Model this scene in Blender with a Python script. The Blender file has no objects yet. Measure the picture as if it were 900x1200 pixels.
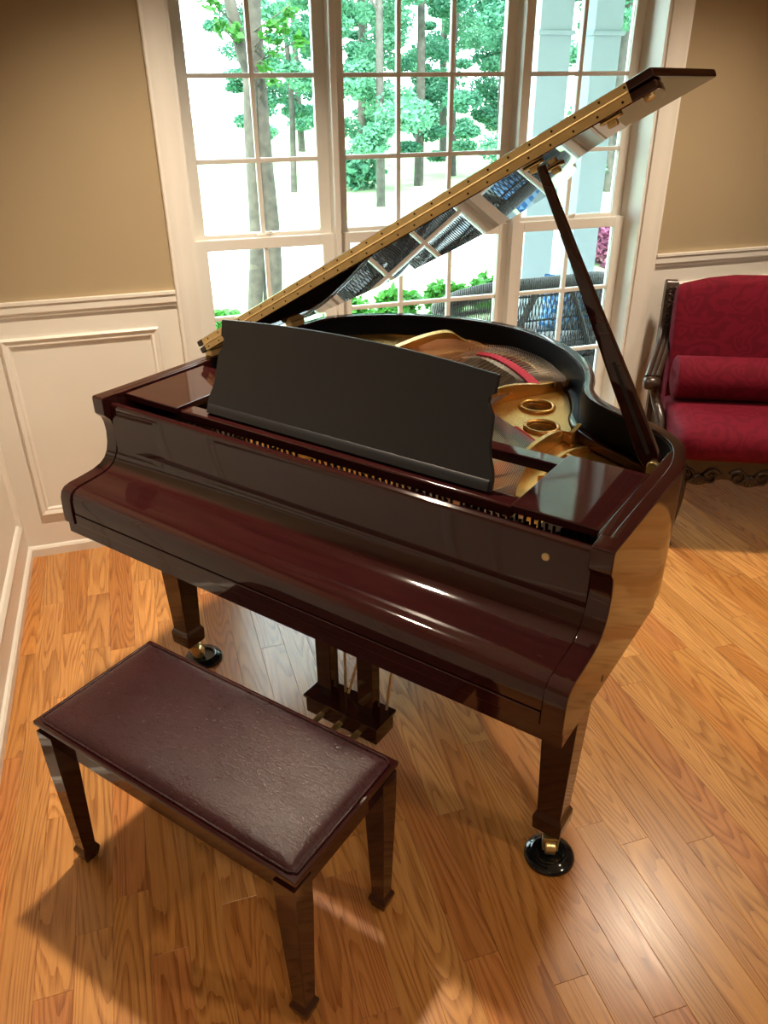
import bpy, bmesh, math, random
import numpy as np
from mathutils import Vector, Matrix
random.seed(7); RNG = np.random.default_rng(11)
PI = math.pi
SC = bpy.context.scene
COL = SC.collection

# ------------------------------------------------------------------ camera
CAM = Vector((-0.488, -3.124, 1.737))
cd = bpy.data.cameras.new('camera'); cam = bpy.data.objects.new('camera', cd); COL.objects.link(cam)
cd.sensor_fit = 'VERTICAL'; cd.sensor_height = 36.0; cd.lens = 919.62 * 36.0 / 1200.0
cd.clip_start = 0.05; cd.clip_end = 300
cam.matrix_world = Matrix.Translation(CAM) @ (Matrix.Rotation(-0.2986, 4, 'Z') @ Matrix.Rotation(PI / 2 - 0.5008, 4, 'X') @ Matrix.Rotation(-0.0084, 4, 'Z'))
SC.camera = cam

# ------------------------------------------------------------------ view, world, sun, lamps
SC.view_settings.view_transform = 'Standard'; SC.view_settings.look = 'None'
SC.view_settings.exposure = 0.0; SC.view_settings.gamma = 1.0; SC.view_settings.use_curve_mapping = False
SC.cycles.use_denoising = True
SC.cycles.max_bounces = 8; SC.cycles.transparent_max_bounces = 24
SC.cycles.caustics_reflective = False; SC.cycles.caustics_refractive = False
SC.cycles.sample_clamp_indirect = 6.0
w = bpy.data.worlds.new('sky'); SC.world = w; w.use_nodes = True
bg = w.node_tree.nodes['Background']; bg.inputs[0].default_value = (0.80, 0.94, 1.0, 1); bg.inputs[1].default_value = 12.0

def light(name, kind, loc, energy, color, size=0.1, target=None, **kw):
    d = bpy.data.lights.new(name, kind); d.energy = energy; d.color = color
    if kind == 'AREA': d.shape = 'DISK'; d.size = size
    elif kind == 'SUN': d.angle = size
    else: d.shadow_soft_size = size
    for k, v in kw.items(): setattr(d, k, v)
    o = bpy.data.objects.new(name, d); COL.objects.link(o); o.location = loc
    if target is not None:
        o.rotation_euler = (Vector(target) - Vector(loc)).to_track_quat('-Z', 'Y').to_euler()
    return o
light('sun', 'SUN', (0, -6, 12), 14.0, (1.0, 0.95, 0.86), math.radians(1.0), target=(2.5, 2.0, 0))
WARM = (1.0, 0.82, 0.61)
CEIL = 2.74
for n, (x, y, e) in enumerate([(-0.27, -0.87, 74), (1.76, -0.82, 60), (-0.4, -3.9, 18), (1.9, -3.6, 26)]):
    light('downlight_or_fill', 'SPOT', (x, y, CEIL - 0.03), e * 4, WARM, (0.065, 0.10, 0.08, 0.08)[n], target=(x, y, 0), spot_size=math.radians((106, 106, 165, 165)[n]), spot_blend=(1.0, 1.0, 0.5, 0.5)[n])  # rear pair is unseen, set wide as added fill for the upper walls

# ------------------------------------------------------------------ materials
def mat(name):
    m = bpy.data.materials.new(name); m.use_nodes = True
    nt = m.node_tree; b = nt.nodes['Principled BSDF']
    return m, nt, b
def setp(b, **k):
    for a, v in k.items():
        b.inputs[a].default_value = (*v, 1) if isinstance(v, tuple) and len(v) == 3 else v
def node(nt, t, **k):
    n = nt.nodes.new(t)
    for a, v in k.items(): setattr(n, a, v)
    return n
def noise(nt, vec, scale, detail=3, rough=0.5, dist=0.0):
    n = node(nt, 'ShaderNodeTexNoise'); n.inputs['Scale'].default_value = scale
    n.inputs['Detail'].default_value = detail; n.inputs['Roughness'].default_value = rough
    n.inputs['Distortion'].default_value = dist
    if vec is not None: nt.links.new(vec, n.inputs['Vector'])
    return n
def ramp(nt, fac, stops):
    r = node(nt, 'ShaderNodeValToRGB'); e = r.color_ramp.elements
    while len(e) < len(stops): e.new(0.5)
    for i, (p, c) in enumerate(stops):
        e[i].position = p; e[i].color = (*c, 1) if len(c) == 3 else c
    nt.links.new(fac, r.inputs[0]); return r
def mapping(nt, vec, scale=(1, 1, 1), rot=(0, 0, 0)):
    m = node(nt, 'ShaderNodeMapping'); m.inputs['Scale'].default_value = scale; m.inputs['Rotation'].default_value = rot
    nt.links.new(vec, m.inputs['Vector']); return m.outputs[0]
def mathn(nt, op, a, b=None):
    n = node(nt, 'ShaderNodeMath', operation=op)
    for i, v in enumerate((a, b)):
        if v is None: continue
        if isinstance(v, (int, float)): n.inputs[i].default_value = v
        else: nt.links.new(v, n.inputs[i])
    return n.outputs[0]
def mixc(nt, fac, a, b, mode='MIX'):
    n = node(nt, 'ShaderNodeMix', data_type='RGBA', blend_type=mode)
    for i, v in ((0, fac), (6, a), (7, b)):
        if isinstance(v, (int, float)): n.inputs[i].default_value = v
        elif isinstance(v, tuple): n.inputs[i].default_value = (*v, 1)
        else: nt.links.new(v, n.inputs[i])
    return n.outputs[2]
def bump(nt, b, h, strength, dist=0.002):
    n = node(nt, 'ShaderNodeBump'); n.inputs['Strength'].default_value = strength; n.inputs['Distance'].default_value = dist
    nt.links.new(h, n.inputs['Height']); nt.links.new(n.outputs[0], b.inputs['Normal'])
def objco(nt): return node(nt, 'ShaderNodeTexCoord').outputs['Object']
def geopos(nt): return node(nt, 'ShaderNodeNewGeometry').outputs['Position']

def simple(name, col, rough=0.5, metal=0.0, var=0.12, scale=12.0, coat=0.0, spec=0.5, bumps=None):
    m, nt, b = mat(name); setp(b, Roughness=rough, Metallic=metal)
    b.inputs['Specular IOR Level'].default_value = spec
    if coat: setp(b, **{'Coat Weight': coat, 'Coat Roughness': 0.03})
    n = noise(nt, objco(nt), scale, 4)
    lo = tuple(c * (1 - var) for c in col); hi = tuple(min(1, c * (1 + var)) for c in col)
    r = ramp(nt, n.outputs[0], [(0.3, lo), (0.7, hi)])
    nt.links.new(r.outputs[0], b.inputs['Base Color'])
    if bumps:
        n2 = noise(nt, objco(nt), bumps[0], 3); bump(nt, b, n2.outputs[0], bumps[1], bumps[2])
    return m
def polished(name, a, c, rot=(0, 0, 0), rough=0.06, spec=0.6):
    m, nt, b = mat(name); setp(b, Roughness=rough); b.inputs['Specular IOR Level'].default_value = spec
    v = mapping(nt, objco(nt), (1.2, 22, 22), rot)
    n = noise(nt, v, 2.2, 5, 0.6, 0.6)
    r = ramp(nt, n.outputs[0], [(0.3, a), (0.7, c)])
    nt.links.new(r.outputs[0], b.inputs['Base Color']); return m
MAHOG = polished('polished_mahogany', (0.021, 0.0046, 0.0049), (0.037, 0.0084, 0.0082))
LIDM = polished('mirror_polished_lid', (0.020, 0.0045, 0.0045), (0.034, 0.0080, 0.0075), rough=0.015, spec=0.75)
MAHOGV = polished('polished_mahogany_upright', (0.020, 0.0055, 0.0045), (0.038, 0.0100, 0.0075), rot=(0, PI / 2, 0))
EBONY = simple('dark_satin_lacquer', (0.0105, 0.0120, 0.0160), rough=0.40, var=0.08, scale=3)
BRASS = simple('brass', (0.90, 0.70, 0.33), rough=0.28, metal=0.9, var=0.05)
BRASSD = simple('brushed_brass', (0.78, 0.60, 0.29), rough=0.45, metal=0.65, var=0.06, scale=40)
SCREW = simple('dark_screw', (0.05, 0.035, 0.015), rough=0.4, metal=0.8)
GOLD = simple('gold_painted_iron', (0.66, 0.33, 0.075), rough=0.27, metal=0.7, var=0.1, scale=8, bumps=(120, 0.15, 0.001))
STEEL = simple('steel', (0.62, 0.60, 0.58), rough=0.28, metal=1.0, var=0.05)
PINM = simple('blued_steel', (0.11, 0.10, 0.10), rough=0.25, metal=1.0)
COPPER = simple('copper_winding', (0.55, 0.27, 0.14), rough=0.4, metal=0.9)
REDFELT = simple('red_felt', (0.52, 0.025, 0.05), rough=0.95, var=0.2, scale=60, bumps=(300, 0.4, 0.001))
SPRUCE = simple('spruce_soundboard', (0.16, 0.085, 0.035), rough=0.45, var=0.15, scale=6)
BRIDGEW = simple('maple_bridge', (0.50, 0.42, 0.30), rough=0.5)
BLACKG = simple('black_glossy_cup', (0.006, 0.007, 0.009), rough=0.12, var=0.05)
BLACK = simple('matte_black', (0.01, 0.01, 0.011), rough=0.6)
WHITE = simple('white_semi_gloss_paint', (0.78, 0.745, 0.685), rough=0.38, var=0.015, scale=3)
WINW = simple('white_window_paint', (0.78, 0.755, 0.70), rough=0.4, var=0.015, scale=3)
TAN = simple('tan_wall_paint', (0.385, 0.298, 0.182), rough=0.85, var=0.03, scale=2, bumps=(260, 0.08, 0.001))
CEILM = simple('ceiling_white', (0.80, 0.77, 0.70), rough=0.9, var=0.01)

def leather():
    m, nt, b = mat('oxblood_leather'); setp(b, Roughness=0.36); b.inputs['Specular IOR Level'].default_value = 0.36
    co = objco(nt)
    n = noise(nt, co, 5, 4); r = ramp(nt, n.outputs[0], [(0.3, (0.026, 0.0058, 0.0072)), (0.7, (0.042, 0.0098, 0.0112))])
    nt.links.new(r.outputs[0], b.inputs['Base Color'])
    v = mapping(nt, co, (16, 55, 16), (0, 0, 0.5))
    c = noise(nt, v, 3.0, 6, 0.7, 1.4); g = noise(nt, co, 420, 2)
    rr = ramp(nt, c.outputs[0], [(0.35, (0.25,) * 3), (0.7, (0.36,) * 3)]); nt.links.new(rr.outputs[0], b.inputs['Roughness'])
    h = mathn(nt, 'ADD', mathn(nt, 'MULTIPLY', c.outputs[0], 1.0), mathn(nt, 'MULTIPLY', g.outputs[0], 0.35))
    bump(nt, b, h, 0.7, 0.0016); return m
LEATHER = leather()

def damask():
    m, nt, b = mat('crimson_damask'); setp(b, Roughness=0.8); b.inputs['Specular IOR Level'].default_value = 0.15
    b.inputs['Sheen Weight'].default_value = 0.04; b.inputs['Sheen Roughness'].default_value = 0.4
    b.inputs['Sheen Tint'].default_value = (0.9, 0.25, 0.3, 1)
    co = objco(nt)
    v = node(nt, 'ShaderNodeTexVoronoi', feature='SMOOTH_F1'); v.inputs['Scale'].default_value = 11
    nz = noise(nt, co, 9, 2); warp = mixc(nt, 0.12, co, nz.outputs['Color'], 'ADD'); nt.links.new(warp, v.inputs['Vector'])
    s = mathn(nt, 'SINE', mathn(nt, 'MULTIPLY', v.outputs['Distance'], 34.0))
    n2 = noise(nt, co, 30, 3); s2 = mathn(nt, 'ADD', s, mathn(nt, 'MULTIPLY', n2.outputs[0], 1.2))
    r = ramp(nt, s2, [(0.35, (0.098, 0.0022, 0.0100)), (0.62, (0.124, 0.0030, 0.0128))])
    nt.links.new(r.outputs[0], b.inputs['Base Color'])
    g = noise(nt, co, 600, 2); bump(nt, b, mathn(nt, 'ADD', g.outputs[0], mathn(nt, 'MULTIPLY', s2, 0.15)), 0.2, 0.001); return m
DAMASK = damask()
WALNUT = polished('carved_dark_walnut', (0.018, 0.009, 0.0055), (0.038, 0.020, 0.012), rough=0.28, spec=0.5)

def oak():
    m, nt, b = mat('oak_strip_floor')
    info = node(nt, 'ShaderNodeObjectInfo'); pos = geopos(nt)
    off = node(nt, 'ShaderNodeVectorMath', operation='SCALE'); cmb = node(nt, 'ShaderNodeCombineXYZ')
    for i, k in enumerate((37.0, 91.0, 53.0)): nt.links.new(mathn(nt, 'MULTIPLY', info.outputs['Random'], k), cmb.inputs[i])
    add = node(nt, 'ShaderNodeVectorMath', operation='ADD'); nt.links.new(pos, add.inputs[0]); nt.links.new(cmb.outputs[0], add.inputs[1])
    p = add.outputs[0]
    # growth rings cut as cathedrals: contour lines of a stretched noise
    v1 = mapping(nt, p, (8.5, 0.75, 1)); n1 = noise(nt, v1, 1.0, 1.5, 0.4, 0.3)
    v1b = mapping(nt, p, (60, 5, 1)); n1b = noise(nt, v1b, 1.0, 2)
    ph = mathn(nt, 'ADD', mathn(nt, 'MULTIPLY', n1.outputs[0], 26.0), mathn(nt, 'MULTIPLY', n1b.outputs[0], 0.55))
    saw = mathn(nt, 'FRACT', ph)
    line = ramp(nt, saw, [(0.0, (0.25,) * 3), (0.42, (0,) * 3), (0.80, (0.75,) * 3), (1.0, (1.0,) * 3)])
    # fine pores along the board
    v2 = mapping(nt, p, (230, 6.0, 1)); n2 = noise(nt, v2, 1.0, 3, 0.6)
    pores = ramp(nt, n2.outputs[0], [(0.40, (0,) * 3), (0.62, (1,) * 3)])
    tone = info.outputs['Color']
    dark = mixc(nt, 1.0, tone, (0.42, 0.28, 0.17), 'MULTIPLY')
    lf = mathn(nt, 'MULTIPLY', line.outputs[0], mathn(nt, 'ADD', mathn(nt, 'MULTIPLY', pores.outputs[0], 0.5), 0.42))
    c1 = mixc(nt, mathn(nt, 'MULTIPLY', lf, 1.0), tone, dark)
    c2 = mixc(nt, mathn(nt, 'MULTIPLY', pores.outputs[0], 0.24), c1, dark)
    v3 = mapping(nt, p, (5, 1.2, 1)); n3 = noise(nt, v3, 1.0, 2)
    hue = ramp(nt, n3.outputs[0], [(0.3, (0.88, 0.86, 0.84)), (0.7, (1.08, 1.08, 1.08))])
    c3 = mixc(nt, 1.0, c2, hue.outputs[0], 'MULTIPLY')
    nt.links.new(c3, b.inputs['Base Color']); setp(b, Roughness=0.30, **{'Coat Weight': 0.38, 'Coat Roughness': 0.24}); b.inputs['Specular IOR Level'].default_value = 0.4
    rr = ramp(nt, n2.outputs[0], [(0.3, (0.24,) * 3), (0.7, (0.36,) * 3)]); nt.links.new(rr.outputs[0], b.inputs['Roughness'])
    bump(nt, b, mathn(nt, 'SUBTRACT', 1.0, mathn(nt, 'MULTIPLY', lf, 0.6)), 0.12, 0.0006)
    return m
OAK = oak()

def glass():
    m = bpy.data.materials.new('window_glass'); m.use_nodes = True; nt = m.node_tree; nt.nodes.clear()
    o = node(nt, 'ShaderNodeOutputMaterial'); mx = node(nt, 'ShaderNodeMixShader'); t = node(nt, 'ShaderNodeBsdfTransparent')
    t.inputs[0].default_value = (0.93, 0.985, 0.97, 1)
    g = node(nt, 'ShaderNodeBsdfGlossy'); g.inputs['Roughness'].default_value = 0.0
    f = node(nt, 'ShaderNodeFresnel'); f.inputs[0].default_value = 1.35
    nt.links.new(f.outputs[0], mx.inputs[0]); nt.links.new(t.outputs[0], mx.inputs[1]); nt.links.new(g.outputs[0], mx.inputs[2])
    nt.links.new(mx.outputs[0], o.inputs[0]); return m
GLASS = glass()
def leafm(name, a, c, trans=0.35):
    m, nt, b = mat(name); setp(b, Roughness=0.6)
    n = noise(nt, geopos(nt), 2.3, 4); r = ramp(nt, n.outputs[0], [(0.3, a), (0.7, c)])
    nt.links.new(r.outputs[0], b.inputs['Base Color'])
    t = node(nt, 'ShaderNodeBsdfTranslucent'); nt.links.new(r.outputs[0], t.inputs[0])
    mx = node(nt, 'ShaderNodeMixShader'); mx.inputs[0].default_value = trans
    nt.links.new(b.outputs[0], mx.inputs[1]); nt.links.new(t.outputs[0], mx.inputs[2])
    nt.links.new(mx.outputs[0], nt.nodes['Material Output'].inputs[0]); return m
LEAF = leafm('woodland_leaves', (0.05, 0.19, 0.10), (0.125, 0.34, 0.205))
LEAFD = leafm('darker_woodland_leaves', (0.032, 0.15, 0.085), (0.08, 0.26, 0.155))  # darker green for part of the woodland
LEAFM = leafm('myrtle_leaves', (0.015, 0.10, 0.008), (0.04, 0.18, 0.015))
LEAFH = leafm('hedge_leaves', (0.02, 0.13, 0.012), (0.06, 0.26, 0.03))
PINK = leafm('azalea_blooms', (0.16, 0.025, 0.08), (0.30, 0.10, 0.19))
BARK = simple('grey_bark', (0.06, 0.055, 0.046), rough=0.9, var=0.35, scale=9, bumps=(30, 0.6, 0.01))
BARKM = simple('smooth_myrtle_bark', (0.062, 0.052, 0.04), rough=0.8, var=0.4, scale=14)
LAWN = simple('sunlit_lawn', (0.30, 0.42, 0.20), rough=0.95, var=0.2, scale=1.5)
DRIVE = simple('pale_concrete_drive', (0.72, 0.70, 0.66), rough=0.9, var=0.08, scale=2)
DECK = simple('pale_porch_deck', (0.50, 0.52, 0.53), rough=0.7, var=0.05)
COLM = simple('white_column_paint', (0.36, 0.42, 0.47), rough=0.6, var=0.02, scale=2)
def wicker_mat():
    m, nt, b = mat('dark_wicker'); setp(b, Roughness=0.5)
    wv = node(nt, 'ShaderNodeTexWave'); wv.inputs['Scale'].default_value = 28; wv.inputs['Distortion'].default_value = 1.5
    nt.links.new(mapping(nt, objco(nt), (1, 1, 1.4), (0, 0, 0.4)), wv.inputs['Vector'])
    r = ramp(nt, wv.outputs[0], [(0.25, (0.005, 0.005, 0.005)), (0.8, (0.032, 0.031, 0.030))]); nt.links.new(r.outputs[0], b.inputs['Base Color'])
    bump(nt, b, wv.outputs[0], 0.8, 0.01); return m
WICKER = wicker_mat()
def plaid():
    m, nt, b = mat('blue_white_pillow_fabric'); setp(b, Roughness=0.9)
    c = node(nt, 'ShaderNodeTexChecker'); c.inputs['Scale'].default_value = 36
    c.inputs[1].default_value = (0.03, 0.16, 0.42, 1); c.inputs[2].default_value = (0.25, 0.45, 0.70, 1)
    nt.links.new(objco(nt), c.inputs[0]); nt.links.new(c.outputs[0], b.inputs['Base Color']); return m
PLAID = plaid()

# ------------------------------------------------------------------ mesh helpers
class MB:
    def __init__(s): s.v = []; s.f = []
    def add(s, vs, fs):
        o = len(s.v); s.v += [tuple(map(float, p)) for p in vs]; s.f += [tuple(i + o for i in f) for f in fs]; return s
    def box(s, x0, x1, y0, y1, z0, z1):
        return s.add([(x0, y0, z0), (x1, y0, z0), (x1, y1, z0), (x0, y1, z0), (x0, y0, z1), (x1, y0, z1), (x1, y1, z1), (x0, y1, z1)],
                     [(3, 2, 1, 0), (4, 5, 6, 7), (0, 1, 5, 4), (1, 2, 6, 5), (2, 3, 7, 6), (3, 0, 4, 7)])
    def prism(s, poly, h0, h1, ax='z'):
        """poly of (p,q): ax z -> (x,y) over z; ax x -> (y,z) over x; ax y -> (x,z) over y"""
        def m(p, h): return {'z': (p[0], p[1], h), 'x': (h, p[0], p[1]), 'y': (p[0], h, p[1])}[ax]
        n = len(poly)
        return s.add([m(p, h0) for p in poly] + [m(p, h1) for p in poly],
                     [tuple(range(n))[::-1], tuple(range(n, 2 * n))] + [(i, (i + 1) % n, n + (i + 1) % n, n + i) for i in range(n)])
    def strip(s, path, prof_fn):
        """sweep: prof_fn(i) -> list of 3-D points (a closed section) at path step i; capped"""
        secs = [prof_fn(i) for i in range(len(path))]; k = len(secs[0]); vs = [p for q in secs for p in q]; fs = []
        for i in range(len(secs) - 1):
            for j in range(k): fs.append((i * k + j, i * k + (j + 1) % k, (i + 1) * k + (j + 1) % k, (i + 1) * k + j))
        fs.append(tuple(range(k))[::-1]); fs.append(tuple((len(secs) - 1) * k + j for j in range(k)))
        return s.add(vs, fs)
    def tube(s, pts, r, n=8, cap=True):
        pts = [Vector(p) for p in pts]; rs = r if isinstance(r, (list, tuple)) else [r] * len(pts)
        up = None; vs = []; fs = []
        for i, p in enumerate(pts):
            d = (pts[min(i + 1, len(pts) - 1)] - pts[max(i - 1, 0)]).normalized()
            if up is None: up = d.orthogonal().normalized()
            up = (up - d * up.dot(d)).normalized(); sd = d.cross(up)
            for k in range(n):
                a = 2 * PI * k / n; vs.append(p + (up * math.cos(a) + sd * math.sin(a)) * rs[i])
        for i in range(len(pts) - 1):
            for k in range(n): fs.append((i * n + k, i * n + (k + 1) % n, (i + 1) * n + (k + 1) % n, (i + 1) * n + k))
        if cap: fs += [tuple(range(n))[::-1], tuple((len(pts) - 1) * n + k for k in range(n))]
        return s.add(vs, fs)
    def lathe(s, prof, c=(0, 0, 0), n=32, axis='z'):
        vs = []; fs = []
        for r, z in prof:
            for k in range(n):
                a = 2 * PI * k / n; x, y = r * math.cos(a), r * math.sin(a)
                q = (x, y, z) if axis == 'z' else ((z, x, y) if axis == 'x' else (x, z, y))
                vs.append((c[0] + q[0], c[1] + q[1], c[2] + q[2]))
        for i in range(len(prof) - 1):
            for k in range(n): fs.append((i * n + k, i * n + (k + 1) % n, (i + 1) * n + (k + 1) % n, (i + 1) * n + k))
        fs += [tuple(range(n))[::-1], tuple((len(prof) - 1) * n + k for k in range(n))]
        return s.add(vs, fs)
    def frustum(s, c0, hx0, hy0, c1, hx1, hy1):
        q = [(-1, -1), (1, -1), (1, 1), (-1, 1)]
        return s.add([(c0[0] + a * hx0, c0[1] + b * hy0, c0[2]) for a, b in q] + [(c1[0] + a * hx1, c1[1] + b * hy1, c1[2]) for a, b in q],
                     [(3, 2, 1, 0), (4, 5, 6, 7), (0, 1, 5, 4), (1, 2, 6, 5), (2, 3, 7, 6), (3, 0, 4, 7)])
    def sqlathe(s, prof, c):
        """square-section turned profile: list of (half, z)"""
        q = [(-1, -1), (1, -1), (1, 1), (-1, 1)]; vs = [(c[0] + a * h, c[1] + b * h, z) for h, z in prof for a, b in q]; fs = []
        for i in range(len(prof) - 1):
            for k in range(4): fs.append((i * 4 + k, i * 4 + (k + 1) % 4, (i + 1) * 4 + (k + 1) % 4, (i + 1) * 4 + k))
        fs += [(3, 2, 1, 0), tuple((len(prof) - 1) * 4 + k for k in range(4))]
        return s.add(vs, fs)
    def xf(s, fn): s.v = [tuple(fn(Vector(p))) for p in s.v]; return s
def link(o, parent=None):
    COL.objects.link(o)
    if parent is not None: o.parent = parent
    return o
def build(name, mb, m, parent=None, bev=0.0, seg=2, smooth=None, fixn=True, keep=None):
    me = bpy.data.meshes.new(name); me.from_pydata(mb.v, [], mb.f)
    if fixn:
        b = bmesh.new(); b.from_mesh(me); bmesh.ops.recalc_face_normals(b, faces=b.faces)
        if bev:
            ed = [e for e in b.edges if len(e.link_faces) == 2 and e.calc_face_angle(0) > 0.5 and not (keep and all(keep(v.co) for v in e.verts))]
            bmesh.ops.bevel(b, geom=ed, offset=bev, segments=seg, profile=0.5, affect='EDGES', clamp_overlap=True)
        b.to_mesh(me); b.free()
    me.materials.append(m)
    if smooth is not None or bev:
        me.polygons.foreach_set('use_smooth', [True] * len(me.polygons)); me.set_sharp_from_angle(angle=math.radians(smooth or 40))
    o = link(bpy.data.objects.new(name, me), parent)
    if bev:                                              # flat faces stay flat beside the rounded edges
        md = o.modifiers.new('flat_faces', 'WEIGHTED_NORMAL'); md.keep_sharp = True; md.weight = 100
    return o
def empty(name, loc=(0, 0, 0), rz=0.0, parent=None):
    o = bpy.data.objects.new(name, None); o.empty_display_size = 0.05; o.location = loc; o.rotation_euler = (0, 0, rz); return link(o, parent)
def tag(o, label=None, cat=None, group=None, kind=None):
    if label: o['label'] = label
    if cat: o['category'] = cat
    if group: o['group'] = group
    if kind: o['kind'] = kind
    return o
def struct(name, mb, m, parent=None, **k):
    o = build(name, mb, m, parent, **k)
    if parent is None: o['kind'] = 'structure'
    return o
def copy_tree(o, parent=None):
    c = o.copy(); COL.objects.link(c)
    if parent is not None: c.parent = parent
    for ch in list(o.children): copy_tree(ch, c)
    return c
def spline(pts, n=8, closed=False):
    P = [np.array(p, float) for p in pts]; out = []; L = len(P)
    for i in range(L if closed else L - 1):
        p0 = P[i - 1] if (closed or i > 0) else P[0] * 2 - P[1]
        p1 = P[i]; p2 = P[(i + 1) % L]; p3 = P[(i + 2) % L] if (closed or i + 2 < L) else P[-1] * 2 - P[-2]
        for t in np.linspace(0, 1, n, endpoint=False):
            out.append(0.5 * (2 * p1 + (p2 - p0) * t + (2 * p0 - 5 * p1 + 4 * p2 - p3) * t * t + (3 * p1 - p0 - 3 * p2 + p3) * t ** 3))
    if not closed: out.append(P[-1])
    return [tuple(p) for p in out]
def offset2(pts, d):
    """offset an open 2-D path to its right by d"""
    P = np.array(pts, float); T = np.gradient(P, axis=0); T /= np.linalg.norm(T, axis=1)[:, None]
    return [tuple(p) for p in P + np.stack([T[:, 1], -T[:, 0]], 1) * d]
def quads(name, V, m, parent=None):
    """V: (n,4,3) array -> mesh of quads"""
    n = len(V); me = bpy.data.meshes.new(name); me.vertices.add(n * 4); me.vertices.foreach_set('co', V.astype(np.float32).ravel())
    me.loops.add(n * 4); me.loops.foreach_set('vertex_index', np.arange(n * 4, dtype=np.int32))
    me.polygons.add(n); me.polygons.foreach_set('loop_start', np.arange(0, n * 4, 4, dtype=np.int32))
    me.update(calc_edges=True); me.materials.append(m); return link(bpy.data.objects.new(name, me), parent)

# ================================================================== ROOM
XL, XR, YF = -1.0815, 3.7, -6.4
OX0, OX1, OZ0, OZ1 = -0.265, 1.665, 0.30, 2.40      # window opening
YG = 0.150                                            # glass plane of the windows
RAIL = 1.051
# floor: sub-floor slab with oak boards laid on it, parallel to the left wall
fl = MB().box(XL - 0.2, XR + 0.2, YF - 0.2, 0.2, -0.12, -0.0125)
floor = struct('floor', fl, simple('dark_subfloor', (0.05, 0.025, 0.01), rough=0.9))
TONES = [(0.63, 0.290, 0.078), (0.69, 0.330, 0.098), (0.60, 0.262, 0.068), (0.73, 0.360, 0.112), (0.57, 0.238, 0.062), (0.66, 0.310, 0.090), (0.61, 0.250, 0.074), (0.68, 0.335, 0.104)]
PW = 0.0838; X0 = -1.0815 + 0.0225
plank_meshes = {}
def plank_mesh(L):
    L = round(L / 0.05) * 0.05
    if L not in plank_meshes:
        a, c, z = PW / 2 - 0.0002, L / 2 - 0.0003, 0.0
        mb = MB(); e = 0.0006
        mb.add([(-a, -c, -0.012), (a, -c, -0.012), (a, c, -0.012), (-a, c, -0.012), (-a, -c, -e * .7), (a, -c, -e * .7), (a, c, -e * .7), (-a, c, -e * .7), (-a + e, -c + e, 0), (a - e, -c + e, 0), (a - e, c - e, 0), (-a + e, c - e, 0)],
               [(0, 1, 5, 4), (1, 2, 6, 5), (2, 3, 7, 6), (3, 0, 4, 7), (4, 5, 9, 8), (5, 6, 10, 9), (6, 7, 11, 10), (7, 4, 8, 11), (8, 9, 10, 11)])
        me = bpy.data.meshes.new('plank'); me.from_pydata(mb.v, [], mb.f); me.materials.append(OAK); plank_meshes[L] = me
    return plank_meshes[L], L
rnd = random.Random(21)
rest = MB(); nplank = 0
ncol = int((XR - XL) / PW) + 2
for i in range(-1, ncol):
    x = X0 + i * PW
    if x - PW / 2 > XR: break
    y = 0.02 + rnd.uniform(0, 0.5)
    while y > YF:
        L = round(rnd.choice([0.35, 0.5, 0.65, 0.8, 0.95, 1.1, 1.3]) / 0.05) * 0.05
        yc = y - L / 2
        # region the photograph shows
        seen = (y - L < 0.02) and (y > -2.75) and (x < 0.75 - (y - 0.9) * 0.0 or True) and x < 2.55 + 0.35 * min(0, y)
        if seen and i >= 0 and nplank < 296:
            me, L = plank_mesh(L); o = bpy.data.objects.new('plank', me); link(o, floor); o.location = (x, y - L / 2, 0)
            t = rnd.choice(TONES); k = rnd.uniform(0.92, 1.06); o.color = (t[0] * k, t[1] * k, t[2] * k, 1); nplank += 1
        else:
            e = 0.0006; rest.add([(x - PW / 2 + e, y - L + e, 0), (x + PW / 2 - e, y - L + e, 0), (x + PW / 2 - e, y - e, 0), (x - PW / 2 + e, y - e, 0)], [(0, 1, 2, 3)])
        y -= L
ro = build('more_planks', rest, OAK, floor); ro['kind'] = 'stuff'; ro.color = (0.52, 0.25, 0.08, 1)

# back wall around the window
T = 0.18
bw = MB(); bw.box(XL - T, OX0, 0, T, RAIL - 0.03, CEIL).box(OX1, XR + T, 0, T, RAIL - 0.03, CEIL).box(OX0, OX1, 0, T, OZ1, CEIL)
wall_back = struct('wall_back', bw, TAN)
dado = MB().box(XL - T, OX0, 0, T, -0.05, RAIL - 0.03).box(OX1, XR + T, 0, T, -0.05, RAIL - 0.03).box(OX0, OX1, 0, T, -0.05, OZ0)
build('white_dado', dado, WHITE, wall_back)
wall_left = struct('wall_left', MB().box(XL - T, XL, YF, 0.0, RAIL - 0.03, CEIL), TAN)
build('white_dado', MB().box(XL - T, XL, YF, 0.0, -0.05, RAIL - 0.03), WHITE, wall_left)
wall_right = struct('wall_right', MB().box(XR, XR + T, YF, 0.0, RAIL - 0.03, CEIL), TAN)
build('white_dado', MB().box(XR, XR + T, YF, 0.0, -0.05, RAIL - 0.03), WHITE, wall_right)
wall_front = struct('wall_front', MB().box(XL - T, XR + T, YF - T, YF, -0.05, CEIL), simple('dim_brown_wall', (0.12, 0.075, 0.045), rough=0.8))  # dimness of the room's far end is put into this dark brown
struct('ceiling', MB().box(XL - T, XR + T, YF - T, T, CEIL, CEIL + 0.15), CEILM)
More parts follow.
